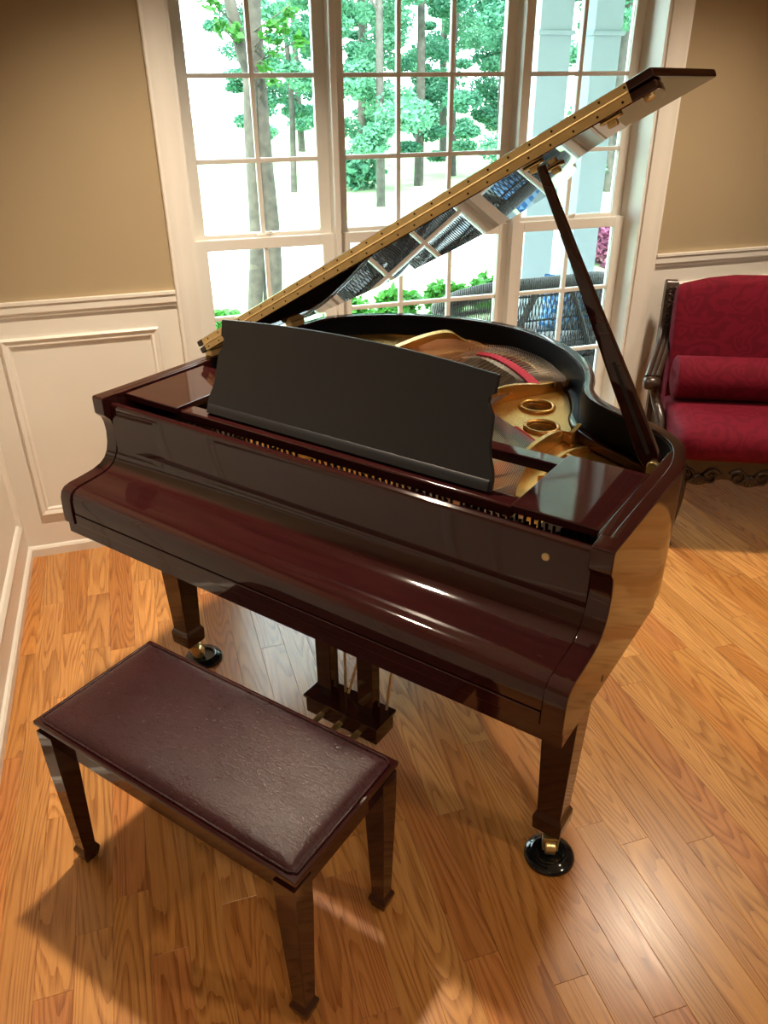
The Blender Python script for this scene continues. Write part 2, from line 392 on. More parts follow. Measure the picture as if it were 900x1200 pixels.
# chair rails, baseboards, panel mouldings
railp = [(0, RAIL), (-0.020, RAIL), (-0.020, RAIL - 0.010), (-0.015, RAIL - 0.015), (-0.015, RAIL - 0.040), (-0.009, RAIL - 0.046), (-0.008, RAIL - 0.056), (0, RAIL - 0.058)]
basep = [(0, 0), (-0.014, 0), (-0.014, 0.034), (-0.008, 0.042), (0, 0.046)]
def sweep_x(prof, x0, x1): return MB().prism(prof, x0, x1, 'x')
def sweep_y(prof, y0, y1): return MB().prism([(XL - p[0], p[1]) for p in prof], y0, y1, 'y')
CAS = 0.086
struct('trim_1', sweep_x(railp, XL, OX0 - CAS + 0.002), WHITE)
struct('trim_2', sweep_x(railp, OX1 + CAS + 0.008, XR), WHITE)
struct('trim_3', sweep_y(railp, YF, 0), WHITE)
struct('baseboard_back', sweep_x(basep, XL, OX0 - CAS), WHITE)
struct('baseboard_right', sweep_x(basep, OX1 + CAS, XR), WHITE)
struct('baseboard_left', sweep_y(basep, YF, 0), WHITE)
def panel(mp, a0, a1, z0, z1, parent):
    """picture-frame moulding; mp(a, h, z) maps along-wall a, height above wall h, z to world"""
    prof = [(0, 0), (0.0, 0.010), (0.006, 0.016), (0.013, 0.013), (0.020, 0.008), (0.027, 0.010), (0.032, 0.005), (0.034, 0)]
    mb = MB(); cs = [(a0, z0, 1, 1), (a1, z0, -1, 1), (a1, z1, -1, -1), (a0, z1, 1, -1)]; n = len(prof); vs = []; fs = []
    for (a, z, sa, sz) in cs:
        for d, h in prof: vs.append(mp(a + sa * d, h, z + sz * d))
    for i in range(4):
        for j in range(n): fs.append((i * n + j, i * n + (j + 1) % n, ((i + 1) % 4) * n + (j + 1) % n, ((i + 1) % 4) * n + j))
    return build('wainscot_panel_moulding', mb.add(vs, fs), WHITE, parent, smooth=25)
mpb = lambda a, h, z: (a, -h, z)
panel(mpb, -1.0, -0.432, 0.185, 0.918, wall_back)
panel(mpb, 1.86, 2.75, 0.185, 0.918, wall_back)
panel(mpb, 2.87, 3.6, 0.185, 0.918, wall_back)
mpl = lambda a, h, z: (XL + h, a, z)
panel(mpl, -1.0, -0.10, 0.185, 0.918, wall_left); panel(mpl, -2.05, -1.15, 0.185, 0.918, wall_left); panel(mpl, -3.1, -2.2, 0.185, 0.918, wall_left)

# window casing (both sides, head, sill) and jambs
casp = [(0, 0), (0.0, 0.012), (0.010, 0.014), (0.022, 0.019), (0.046, 0.021), (0.060, 0.024), (0.072, 0.031), (0.082, 0.030), (0.086, 0.022), (0.086, 0)]
cl = MB(); n = len(casp)
cas = MB()
cas.prism([(OX0 - d, -h) for d, h in casp], 0.0, OZ1, 'z'); cas.prism([(OX1 + d, -h) for d, h in casp], 0.0, OZ1, 'z')
cas.prism([(-h, OZ1 + d) for d, h in casp], OX0 - CAS, OX1 + CAS, 'x')
struct('trim_4', cas, WHITE, smooth=20)
jb = MB().box(OX0, OX0 + 0.012, 0.0, YG + 0.03, OZ0, OZ1).box(OX1 - 0.012, OX1, 0.0, YG + 0.03, OZ0, OZ1).box(OX0, OX1, 0, YG + 0.03, OZ1 - 0.012, OZ1)
jb.box(OX0 - 0.02, OX1 + 0.02, -0.03, YG + 0.03, OZ0 - 0.03, OZ0 + 0.004)
struct('trim_5', jb, WINW)
# apron under the sill
struct('trim_6', MB().box(OX0 - CAS, OX1 + CAS, -0.016, 0, OZ0 - 0.12, OZ0 - 0.03), WHITE)
# sloped stop along the jambs
MEET = 1.1875
def window(idx, gx0, gx1, cols):
    wn = empty('window_%d' % idx, ((gx0 + gx1) / 2, YG, OZ0)); wn['kind'] = 'structure'
    ox, oy, oz = wn.location
    L = lambda mb: mb.xf(lambda p: (p.x - ox, p.y - oy, p.z - oz))
    S = 0.046
    fr = MB()                                            # frame: side stops and head
    fr.box(gx0 - S - 0.022, gx0 - S, YG - 0.05, YG + 0.05, OZ0, OZ1 - 0.012).box(gx1 + S, gx1 + S + 0.022, YG - 0.05, YG + 0.05, OZ0, OZ1 - 0.012)
    build('window_frame', L(fr), WINW, wn, bev=0.002)
    def sash(name, y, z0, z1, rows, bot, top):
        mb = MB(); d = 0.017
        mb.box(gx0 - S, gx0, y - d, y + d, z0 - bot, z1 + top).box(gx1, gx1 + S, y - d, y + d, z0 - bot, z1 + top)
        mb.box(gx0 - .001, gx1 + .001, y - d, y + d, z0 - bot, z0).box(gx0 - .001, gx1 + .001, y - d, y + d, z1, z1 + top)
        so = build(name, L(mb), WINW, wn, bev=0.003)
        mw = 0.0085; xs = [gx0 + (gx1 - gx0) * i / cols for i in range(cols + 1)]
        zs = rows
        for xm in xs[1:-1]: build('muntin', L(MB().box(xm - mw, xm + mw, y - 0.012, y + 0.012, z0, z1)), WINW, so, bev=0.003)
        for zm in zs[1:-1]: build('muntin', L(MB().box(gx0, gx1, y - 0.011, y + 0.013, zm - mw, zm + mw)), WINW, so, bev=0.003)
        for i in range(cols):
            for j in range(len(zs) - 1):
                build('pane', L(MB().box(xs[i], xs[i + 1], y - 0.002, y + 0.002, zs[j], zs[j + 1])), GLASS, so)
        return so
    sash('upper_sash', YG + 0.018, 1.215, OZ1 - 0.06, [1.215, 1.478, 1.763, 2.048, OZ1 - 0.06], 0.045, 0.045)
    lo = sash('lower_sash', YG - 0.018, OZ0 + 0.07, 1.160, [OZ0 + 0.07, 0.605, 0.892, 1.160], 0.066, 0.042)
    xm = (gx0 + gx1) / 2
    lk = MB().box(xm - 0.03, xm + 0.03, YG - 0.012, YG + 0.02, 1.202, 1.212).tube([(xm, YG - 0.005, 1.208), (xm + 0.028, YG - 0.02, 1.222)], 0.006, 6)
    build('sash_lock', L(lk), WINW, wn, bev=0.002)
    return wn
window(1, -0.202, 0.260, 2); window(2, 0.375, 1.039, 3); window(3, 1.158, 1.606, 2)
mull = MB().box(0.328, 0.307, 0, YG + 0.05, OZ0, OZ1)
mu = MB()
for a, c in ((0.2955, 0.3395), (1.072, 1.125)):
    mu.box(a + .010, c - .010, YG - 0.075, YG + 0.06, OZ0, OZ1 - 0.01)
struct('trim_7', mu, WINW, bev=0.004)
# flanking fill between jamb and outer sashes
fillm = MB().box(OX0 + 0.012, -0.269 + 0.0, YG - 0.03, YG + 0.04, OZ0, OZ1).box(1.674 - 0.0, OX1 - 0.012, YG - 0.03, YG + 0.04, OZ0, OZ1)

# ================================================================== PIANO
PO = Vector((-0.6519, -0.9066, 0)); PTH = -0.9033
piano = tag(empty('grand_piano', PO, PTH), 'polished dark mahogany baby grand piano with its lid propped open by the window', 'piano')
W_, H_ = 1.497, 0.98
path = [(0, 0.05), (0, 0.3), (0, 0.6), (0.001, 0.85), (0.008, 0.96), (0.028, 1.025), (0.07, 1.085), (0.14, 1.152), (0.25, 1.222), (0.40, 1.275), (0.53, 1.294), (0.65, 1.287), (0.76, 1.252), (0.893, 1.176), (0.986, 1.093), (1.064, 0.993), (1.113, 0.895), (1.140, 0.815), (1.180, 0.757), (1.228, 0.720), (1.282, 0.692), (1.341, 0.665), (1.398, 0.630), (1.442, 0.588), (1.472, 0.535), (1.490, 0.470), (1.497, 0.40), (1.497, 0.25), (1.497, 0.05)]
OUT = spline(path, 5); INN = offset2(OUT, 0.030)
def ringsec(a, b, z0, z1): return lambda i: [(a[i][0], a[i][1], z0), (a[i][0], a[i][1], z1), (b[i][0], b[i][1], z1), (b[i][0], b[i][1], z0)]
rim = MB().strip(OUT, ringsec(OUT, INN, 0.636, H_))
build('rim', rim, MAHOG, piano, bev=0.0035, smooth=35, keep=lambda c: c.y < 0.0501)
LIN = offset2(OUT, 0.0305); LIN2 = offset2(OUT, 0.033)
build('rim_reflection_layer', MB().strip(LIN[4:-4], lambda i: ringsec(LIN, LIN2, 0.83, H_ - 0.006)(i + 4)), simple('black_rim_reflection', (0.003, 0.005, 0.008), rough=0.55, spec=0.15), piano, smooth=35)  # thin added layer, the lid's dark reflection put into its colour
# cheeks (arms) with the S-shaped profile
arm = [(0.050, 0.98), (0.002, 0.98), (-0.002, 0.976), (-0.002, 0.930), (0.006, 0.921), (0.015, 0.912), (0.020, 0.895), (0.0225, 0.868), (0.019, 0.835), (0.012, 0.811), (0.0, 0.793), (-0.018, 0.781), (-0.045, 0.773), (-0.085, 0.768), (-0.125, 0.7645), (-0.143, 0.7595), (-0.155, 0.749), (-0.161, 0.732), (-0.163, 0.700), (-0.163, 0.657), (0.050, 0.657)]
for u0, u1 in ((0.0, 0.043), (W_ - 0.047, W_)):
    build('cheek', MB().prism(arm, u0, u1, 'x'), MAHOG, piano, bev=0.003, smooth=30, keep=lambda c: c.y > 0.0499)
# rounded filler on the inside of the right rim
blk = [(1.4425, 0.05), (1.470, 0.05), (1.470, 0.50), (1.466, 0.512), (1.457, 0.517), (1.447, 0.512), (1.4425, 0.50)]
build('cheek_block', MB().prism(blk, 0.90, H_ - 0.001, 'z'), MAHOG, piano, bev=0.0025)
build('cheek_block', MB().box(0.028, 0.0435, 0.05, 0.42, 0.90, H_ - 0.001), MAHOG, piano, bev=0.0025)
build('key_bed', MB().box(0.001, W_ - 0.001, -0.153, 0.40, 0.620, 0.657), MAHOG, piano, bev=0.0008)
build('key_slip', MB().box(0.0445, W_ - 0.0485, -0.158, -0.138, 0.6572, 0.690), MAHOG, piano, bev=0.004)
fb = [(0.021, 0.829), (0.018, 0.818), (0.010, 0.802), (-0.001, 0.788), (-0.018, 0.7765), (-0.045, 0.7690), (-0.085, 0.7640), (-0.122, 0.7605), (-0.139, 0.7560), (-0.150, 0.7460), (-0.1555, 0.730), (-0.157, 0.712), (-0.157, 0.694), (-0.140, 0.694), (-0.138, 0.728), (-0.122, 0.742), (-0.045, 0.748), (0.021, 0.80)]
build('fallboard', MB().prism(fb, 0.0445, W_ - 0.0485, 'x'), MAHOG, piano, smooth=40)
nb = build('name_board', MB().prism([(0.020, 0.80), (0.020, 0.948), (0.024, 0.956), (0.031, 0.959), (0.040, 0.957), (0.043, 0.95), (0.043, 0.80)], 0.0440, W_ - 0.0480, 'x'), MAHOG, piano, smooth=35)
build('lock', MB().lathe([(0.0, 0.0), (0.0075, 0.0), (0.0085, 0.002), (0.0085, 0.004), (0.0, 0.004)], (1.357, 0.0165, 0.913), 16, 'y'), BRASSD, nb, smooth=30)
# ---- inside: soundboard, iron plate, strings
inner = offset2(OUT, 0.029)
build('soundboard', MB().prism(inner, 0.820, 0.832, 'z'), SPRUCE, piano)
def flat(name, loops, z, th, m, parent, bev=0.002):
    c = bpy.data.curves.new(name, 'CURVE'); c.dimensions = '2D'; c.fill_mode = 'BOTH'; c.extrude = th / 2 - bev; c.bevel_depth = bev; c.bevel_resolution = 1
    for lp in loops:
        s = c.splines.new('POLY'); s.points.add(len(lp) - 1); s.use_cyclic_u = True
        for p, q in zip(s.points, lp): p.co = (q[0], q[1], 0, 1)
    o = bpy.data.objects.new('tmp', c); COL.objects.link(o); dg = bpy.context.evaluated_depsgraph_get(); dg.update()
    me = bpy.data.meshes.new_from_object(o.evaluated_get(dg)); bpy.data.objects.remove(o); me.name = name
    for v in me.vertices: v.co.z += z - th / 2
    me.materials.clear(); me.materials.append(m)
    return link(bpy.data.objects.new(name, me), parent)
def circ(c, rx, ry, n=28, a=0): return [(c[0] + rx * math.cos(t) * math.cos(a) - ry * math.sin(t) * math.sin(a), c[1] + rx * math.cos(t) * math.sin(a) + ry * math.sin(t) * math.cos(a)) for t in np.linspace(0, 2 * PI, n, endpoint=False)]
in2 = offset2(OUT, 0.033)
i_v = [i for i, p in enumerate(in2)]
def innerseg(v_from_right_u, u_to):   # helper: inner outline points from right side going back to the tail
    return [p for p in in2 if p[1] > 0.05]
low = [p for p in in2 if p[1] >= 0.05]; H1, H2 = (0.966, 0.836), (1.044, 0.697)
LOWZ = 0.853
plate = flat('iron_plate', [low, circ(H1, 0.052, 0.055), circ(H2, 0.049, 0.052), [(1.06, 0.225), (1.12, 0.20), (1.215, 0.22), (1.225, 0.33), (1.10, 0.33)], [(0.9, 0.22), (1.0, 0.215), (1.04, 0.33), (0.9, 0.33)]], LOWZ, 0.014, GOLD, piano)
# holed treble panel of the plate
H1, H2 = (0.966, 0.836), (1.044, 0.697)
right_in = [p for p in offset2(OUT, 0.062) if p[0] > 0.93 and 0.74 < p[1] < 1.08]
treb = [(0.55, 0.42), (0.62, 0.36), (1.03, 0.36), (1.085, 0.46), (1.094, 0.552), (1.099, 0.638), (1.107, 0.698), (1.118, 0.70), (1.132, 0.691)] + right_in[::-1] + [(0.96, 1.06), (0.896, 0.93), (0.835, 0.80), (0.60, 0.62)]
tz = 0.880
tp = flat('treble_panel', [treb, circ(H1, 0.046, 0.049), circ(H2, 0.043, 0.046)], tz, 0.026, GOLD, plate, 0.003)
for hc, r in ((H1, 0.049), (H2, 0.046)):
    ring = MB(); pts = [(hc[0] + r * math.cos(t), hc[1] + r * math.sin(t), tz + 0.003) for t in np.linspace(0, 2 * PI, 37)]
    build('hole_ring', ring.tube(pts, 0.0065, 8, False), GOLD, plate, smooth=60)
# raised tail section with hitch pins
def sc(p, k=0.9585): return (1.843 + (p[0] - 1.843) * k, -1.244 + (p[1] + 1.244) * k)
tzs = 0.908
strutP = [(0.50, 0.52), (0.66, 0.60), (0.80, 0.70), (0.842, 0.775), (0.868, 0.835), (0.896, 0.897), (0.93, 0.955), (0.968, 1.036)]
tail_in = [p for p in offset2(OUT, 0.034) if p[1] > 0.62 and p[0] < 0.955]
i0 = 0
tailpoly = strutP + [(0.975, 1.05)] + tail_in[::-1]
inner_open = [(0.56, 0.62), (0.66, 0.655), (0.80, 0.765), (0.858, 0.90), (0.905, 0.99), (0.86, 1.075), (0.80, 1.13), (0.72, 1.165), (0.62, 1.165), (0.53, 1.12), (0.46, 0.98), (0.47, 0.75)]
flat('tail_panel', [tailpoly, inner_open], tzs, 0.05, GOLD, plate, 0.003)
# wavy lip along the strut, a pale cast edge
lip = spline([(a, b, tzs + 0.003 + h) for (a, b), h in zip(strutP, (0, 0, 0.002, 0.016, 0.02, 0.012, 0.002, 0.0))], 5)
build('plate_strut', MB().strip(lip, lambda i: [(lip[i][0] + .004, lip[i][1] - .004, tzs - 0.02), (lip[i][0] + .004, lip[i][1] - .004, lip[i][2]), (lip[i][0] - .007, lip[i][1] + .006, lip[i][2]), (lip[i][0] - .007, lip[i][1] + .006, tzs - 0.02)]), GOLD, plate, bev=0.002)
lip2p = spline([(1.03, 0.36, 0.888), (1.085, 0.46, 0.897), (1.094, 0.552, 0.902), (1.099, 0.638, 0.898), (1.107, 0.698, 0.886), (1.132, 0.700, 0.886), (1.138, 0.745, 0.898)], 5)
build('plate_strut', MB().strip(lip2p, lambda i: [(lip2p[i][0] + .004, lip2p[i][1], 0.855), (lip2p[i][0] + .004, lip2p[i][1], lip2p[i][2]), (lip2p[i][0] - .008, lip2p[i][1] + .002, lip2p[i][2]), (lip2p[i][0] - .008, lip2p[i][1] + .002, 0.855)]), GOLD, plate, bev=0.002)
# bass-side cast horn seen above the music desk
horn = spline([(0.36, 0.98, 0.93), (0.399, 1.106, 0.945), (0.452, 1.185, 0.950), (0.516, 1.176, 0.935), (0.574, 1.176, 0.922), (0.61, 1.20, 0.912)], 6)
build('plate_horn', MB().strip(horn, lambda i: [(horn[i][0] + .012, horn[i][1] - .012, 0.88), (horn[i][0] + .012, horn[i][1] - .012, horn[i][2]), (horn[i][0] - .010, horn[i][1] + .010, horn[i][2] + .002), (horn[i][0] - .010, horn[i][1] + .010, 0.88)]), GOLD, plate, bev=0.002)
# inner rim ledge, blue-lit wavy band beside the treble panel
led_o = [p for p in offset2(OUT, 0.030) if p[0] > 0.94 and p[1] > 0.52]; led_i = [p for p in offset2(OUT, 0.064) if True]
idx = [i for i, p in enumerate(OUT) if offset2(OUT, 0.030)[i][0] > 0.95 and OUT[i][1] > 0.50]
A1 = offset2(OUT, 0.031); B1 = offset2(OUT, 0.058)
build('rim_ledge', MB().strip(idx, lambda k: ringsec(A1, B1, 0.86, 0.890)(idx[k])), MAHOG, piano, bev=0.006, seg=3)
# golden bracket under the desk
br = MB()
for pa in ([(1.02, 0.20, 0.872), (1.06, 0.255, 0.876), (1.10, 0.275, 0.876), (1.16, 0.265, 0.874), (1.235, 0.25, 0.872)], [(1.10, 0.275, 0.876), (1.13, 0.345, 0.876)]):
    q = spline(pa, 5); br.strip(q, lambda i: [(q[i][0] - .006, q[i][1] - .006, 0.85), (q[i][0] - .006, q[i][1] - .006, q[i][2]), (q[i][0] + .006, q[i][1] + .006, q[i][2]), (q[i][0] + .006, q[i][1] + .006, 0.85)])
build('plate_strut', br, GOLD, plate, bev=0.002)
rib = MB()
for pa in ([(1.16, 0.44, 0.866), (1.155, 0.60, 0.87), (1.20, 0.70, 0.866)], [(1.16, 0.60, 0.868), (1.30, 0.52, 0.866)]):
    q = spline(pa, 4); rib.strip(q, lambda i: [(q[i][0] - .007, q[i][1] - .004, 0.85), (q[i][0] - .007, q[i][1] - .004, q[i][2]), (q[i][0] + .007, q[i][1] + .004, q[i][2]), (q[i][0] + .007, q[i][1] + .004, 0.85)])
build('plate_strut', rib, GOLD, plate, bev=0.002)
# bridges, felts
brp = spline([sc(p, 0.968) for p in [(0.528, 1.150), (0.601, 1.195), (0.72, 1.132), (0.80, 1.075), (0.835, 1.035)]], 6)
def band(pl, wd, z0, z1): q = offset2(pl, wd); return MB().strip(pl, lambda i: [(pl[i][0], pl[i][1], z0), (pl[i][0], pl[i][1], z1), (q[i][0], q[i][1], z1), (q[i][0], q[i][1], z0)])
build('bridge', band(brp, 0.028, 0.83, 0.908), BRIDGEW, piano, bev=0.002)
rdp = spline([sc(p) for p in [(0.552, 1.24), (0.63, 1.237), (0.734, 1.177), (0.828, 1.097), (0.888, 1.035)]], 6)
build('red_felt_strip', band(rdp, 0.034, 0.885, 0.9155), REDFELT, piano, bev=0.003)
for a, c, w in (((0.868, 0.704), (0.999, 0.592), 0.020), ((0.990, 0.630), (1.087, 0.560), 0.018)):
    pl = [a, ((a[0] + c[0]) / 2, (a[1] + c[1]) / 2), c]
    build('agraffe_rail', band(offset2(pl, -0.012), 0.030, 0.878, 0.886), GOLD, plate, bev=0.002)
    k = MB()
    for t in np.linspace(0.03, 0.97, 15):
        x, y = a[0] + (c[0] - a[0]) * t, a[1] + (c[1] - a[1]) * t; d = Vector((c[0] - a[0], c[1] - a[1], 0)).normalized(); nrm = Vector((-d.y, d.x, 0))
        p = Vector((x, y, 0)); e1 = d * 0.0028; e2 = nrm * w / 2
        k.add([p - e1 - e2 + Vector((0, 0, .884)), p + e1 - e2 + Vector((0, 0, .884)), p + e1 + e2 + Vector((0, 0, .884)), p - e1 + e2 + Vector((0, 0, .884))] + [q + Vector((0, 0, .896)) for q in (p - e1 - e2, p + e1 - e2, p + e1 + e2, p - e1 + e2)],
              [(3, 2, 1, 0), (4, 5, 6, 7), (0, 1, 5, 4), (1, 2, 6, 5), (2, 3, 7, 6), (3, 0, 4, 7)])
    o = build('red_felt_wedges', k, REDFELT, piano); o['kind'] = 'stuff'
# hitch pins
hit = spline([sc(p) for p in [(0.524, 1.263), (0.573, 1.303), (0.634, 1.32), (0.704, 1.299), (0.782, 1.259), (0.849, 1.204), (0.915, 1.131), (0.944, 1.095)]], 9)
hp = MB()
for i, p in enumerate(hit): hp.tube([(p[0], p[1], 0.90), (p[0] + .002, p[1] + .004, 0.924)], 0.0017, 5)
for i, p in enumerate(hit[::2]): hp.tube([(p[0] - .02, p[1] - .024, 0.90), (p[0] - .018, p[1] - .020, 0.922)], 0.0017, 5)
o = build('hitch_pins', hp, STEEL, piano); o['kind'] = 'stuff'
# tuning pins, in the gap behind the name board and on under the desk
tpn = MB(); tcoils = MB()
for r in range(4):
    for k in range(66):
        u = 0.27 + k * 0.0173 + r * 0.0041 + (0.03 if 22 < k else 0) * 0
        if 0.66 < u < 0.70 or 1.10 < u < 1.125: continue
        v = 0.064 + r * 0.015 + 0.004 * math.sin(k * 0.9)
        tpn.tube([(u, v, 0.858), (u, v - 0.005, 0.934 + 0.003 * (r % 2))], 0.0038, 6)
        tcoils.tube([(u, v - 0.001, 0.868), (u, v - 0.003, 0.888)], 0.0054, 6)
o = build('tuning_pins', tpn, PINM, piano); o['kind'] = 'stuff'
o = build('string_coils', tcoils, COPPER, piano); o['kind'] = 'stuff'
PF = simple('dark_gap_shade', (0.03, 0.02, 0.014), rough=0.9, spec=0.1)  # dark strips stand in for the desk's shade over the pin gap
for a_, c_ in ((0.05, 0.36), (1.03, 1.26), (1.26, 1.44)): build('gap_shade_strip', MB().box(a_, c_, 0.0435, 0.195 if c_ == 1.26 else 0.30, 0.8535, 0.8625), PF, piano)
# strings
st = MB(); cst = MB()
def wire(m, a, b, r): 
    a, b = Vector(a), Vector(b); d = (b - a).normalized(); s = d.cross(Vector((0, 0, 1))).normalized() * r; up = Vector((0, 0, r * 1.4))
    m.add([a - s, a + s, a + up, b - s, b + s, b + up], [(0, 1, 4, 3), (1, 2, 5, 4), (2, 0, 3, 5)])
L = len(hit)
for i, p in enumerate(hit):
    t = i / (L - 1); u0 = 0.50 + t * 0.40
    q = brp[min(len(brp) - 1, int(t * (len(brp) - 1)))]
    for dd in (-0.0022, 0.0022):
        wire(st, (u0 + dd, 0.16, 0.896), (q[0] + dd, q[1] - .01, 0.911), 0.0006); wire(st, (q[0] + dd, q[1] - .01, 0.911), (p[0] + dd, p[1], 0.916), 0.0006)
for i in range(46):
    t = i / 45; u0 = 0.905 + t * 0.30; a = (0.868 + t * 0.22, 0.706 - t * 0.146)
    for dd in (-0.0016, 0.0016): wire(st, (u0 + dd, 0.13, 0.890), (a[0] + dd + .02 * 0, a[1], 0.8975), 0.0006)
for i in range(30):
    t = i / 29; wire(cst, (0.28 + t * 0.30, 0.14, 0.905), (0.44 + t * 0.20, 1.14 + 0.05 * math.sin(t * PI), 0.93), 0.0011)
o = build('steel_strings', st, STEEL, piano, fixn=False); o['kind'] = 'stuff'
o = build('bass_strings', cst, COPPER, piano, fixn=False); o['kind'] = 'stuff'

# ---- music desk
for u0, u1 in ((0.046, 0.258), (1.250, 1.4405)):
    build('desk_shelf', MB().box(u0, u1, 0.075, 0.372, 0.955, 0.974), MAHOG, piano, bev=0.003)
build('desk_rail', MB().box(0.259, 1.249, 0.082, 0.129, 0.938, 0.966), MAHOG, piano, bev=0.005, seg=3)
build('desk_rail', MB().box(0.259, 1.249, 0.322, 0.366, 0.938, 0.966), MAHOG, piano, bev=0.004)
ROT = math.atan2(0.062, 0.236)
def deskpt(a, t, h): return (a, 0.112 + h * math.sin(ROT) + t * math.cos(ROT), 0.968 + h * math.cos(ROT) - t * math.sin(ROT))
half = [(0.424, 0.0), (0.424, 0.030), (0.4225, 0.048), (0.4135, 0.072), (0.404, 0.100), (0.4005, 0.128), (0.3985, 0.158), (0.386, 0.176), (0.386, 0.189), (0.391, 0.200), (0.393, 0.238)]
half = [(0.424, 0.0), (0.4235, 0.026), (0.419, 0.046), (0.408, 0.072), (0.402, 0.100), (0.400, 0.135), (0.398, 0.160), (0.389, 0.174), (0.382, 0.186), (0.384, 0.200), (0.3935, 0.206), (0.395, 0.246)]
cx = 0.762
topc = [(cx + x, 0.246 + 0.018 * (1 - (x / 0.395) ** 2)) for x in np.linspace(0.36, -0.36, 17)]
prof = [(cx + a, h) for a, h in half] + topc + [(cx - a, h) for a, h in reversed(half)]
n = len(prof); vs = [deskpt(a, -0.007, h) for a, h in prof] + [deskpt(a, 0.007, h) for a, h in prof]
dk = build('music_desk', MB().add(vs, [tuple(range(n))[::-1], tuple(range(n, 2 * n))] + [(i, (i + 1) % n, n + (i + 1) % n, n + i) for i in range(n)]), EBONY, piano, bev=0.002)
led = MB().add([deskpt(a, t, h) for a in (0.345, 1.180) for t, h in ((-0.014, 0.001), (-0.0138, 0.012), (-0.0118, 0.020), (-0.0072, 0.026), (-0.0072, 0.001))],
               [(4, 3, 2, 1, 0), (5, 6, 7, 8, 9)] + [(i, (i + 1) % 5, 5 + (i + 1) % 5, 5 + i) for i in range(5)])
build('desk_ledge', led, EBONY, dk, bev=0.001)
for a in (0.55, 0.97): build('desk_prop', MB().tube([deskpt(a, 0.012, 0.13), (a, 0.30, 0.968)], 0.006, 6), BRASSD, dk)

# ---- lid: main part rotated open, front flap folded back onto it
LA = math.radians(29.05); LO = Vector((0.003, 0, 1.0125)); cA, sA = math.cos(LA), math.sin(LA)
def lid(p): s, v, n_ = p; return (LO.x + s * cA - n_ * sA, v, LO.z + s * sA + n_ * cA)
LV = 0.410
lo = [p for p in offset2(OUT, -0.006) if p[1] >= LV]
lp = [(-0.004, LV)] + [(p[0], p[1]) for p in lo if p[1] > LV + .002] + [(1.503, LV)]
main = MB().prism(lp, -0.0205, -0.0015, 'z').xf(lid)
lidm = build('lid', main, LIDM, piano, bev=0.005, smooth=30)
flap = MB().prism([(-0.004, LV), (1.503, LV), (1.503, LV + 0.455), (-0.004, LV + 0.455)], 0.0015, 0.0205, 'z').xf(lid)
build('folded_lid_flap', flap, MAHOG, lidm, bev=0.005, smooth=30)
hg = MB()
hg.box(0.028, 1.452, LV - 0.0022, LV + 0.001, -0.0185, -0.0022).box(0.028, 1.452, LV - 0.0022, LV + 0.001, 0.0022, 0.0185)
hg.tube([(0.028, LV - 0.0026, 0), (1.452, LV - 0.0026, 0)], 0.0024, 10)
hgo = build('piano_hinge', hg.xf(lid), BRASSD, lidm, smooth=40)
sw = MB()
for k in range(27):
    for n_ in (-0.011, 0.011): sw.lathe([(0, 0), (0.0026, 0), (0.0026, 0.0008), (0, 0.0008)], (0.045 + k * 0.0535 + (0.012 if n_ > 0 else 0), LV - 0.0033, n_), 8, 'y')
build('hinge_screws', sw.xf(lid), SCREW, hgo)['kind'] = 'stuff'
for s_, v_ in ((1.165, 0.655), (1.395, 0.440), (1.205, 0.455)):
    c = MB().box(s_ - 0.022, s_ + 0.022, v_ - 0.011, v_ + 0.011, -0.026, -0.0206).box(s_ - 0.010, s_ + 0.010, v_ - 0.008, v_ + 0.008, -0.038, -0.026)
    build('prop_socket', c.xf(lid), BRASS, lidm, bev=0.002)
build('lid_bumper', MB().lathe([(0, -0.0206), (0.011, -0.0206), (0.011, -0.026), (0.007, -0.029), (0, -0.029)], (1.474, 0.442, 0), 14).xf(lid), BRASSD, lidm, smooth=30)
build('lid_bumper', MB().lathe([(0, 0.0205), (0.009, 0.0205), (0.009, 0.026), (0, 0.027)], (1.47, 0.58, 0), 14).xf(lid), BLACK, lidm, smooth=30)
for v_ in (0.47, 0.86): build('lid_hinge', MB().box(-0.003, 0.028, v_ - 0.035, v_ + 0.035, H_, 1.0), BRASSD, piano, bev=0.003)
# prop stick with its groove
pb, pt = Vector((1.419, 0.470, 0.952)), Vector((1.087, 0.450, 1.578))
ax = (pt - pb); LP = ax.length; az = ax.normalized(); ay = Vector((0, 1, 0)); ay = (ay - az * ay.dot(az)).normalized(); axx = ay.cross(az)
def P(x, y, z): return pb + axx * x + ay * y + az * z
prm = MB(); zz = [0, 0.03, 0.20, 0.36, 0.52, 0.66, LP]; ww = [0.020, 0.0245, 0.0225, 0.0165, 0.0115, 0.0095, 0.008]
def psec(i):
    h = ww[i]; return [P(-h, -0.009, zz[i]), P(h, -0.009, zz[i]), P(h, 0.009, zz[i]), P(-h, 0.009, zz[i])]
prop = build('lid_prop', MB().strip(zz, psec), MAHOGV, piano, bev=0.003, smooth=30)
gv = MB().add([P(x, y, z) for z, h in ((0.03, 0.005), (0.26, 0.0042)) for x, y in ((0.003 - h, -0.0096), (0.003 + h, -0.0096), (0.003 + h, -0.002), (0.003 - h, -0.002))],
              [(3, 2, 1, 0), (4, 5, 6, 7), (0, 1, 5, 4), (1, 2, 6, 5), (2, 3, 7, 6), (3, 0, 4, 7)])
build('prop_groove', gv, BLACK, prop)
ph = MB().lathe([(0, -0.014), (0.012, -0.014), (0.014, -0.012), (0.014, 0.0), (0, 0.0)], (1.424, 0.462, 0.955), 16, 'y').box(1.41, 1.45, 0.455, 0.485, 0.935, 0.953)
build('prop_hinge', ph, BRASS, prop, smooth=30)

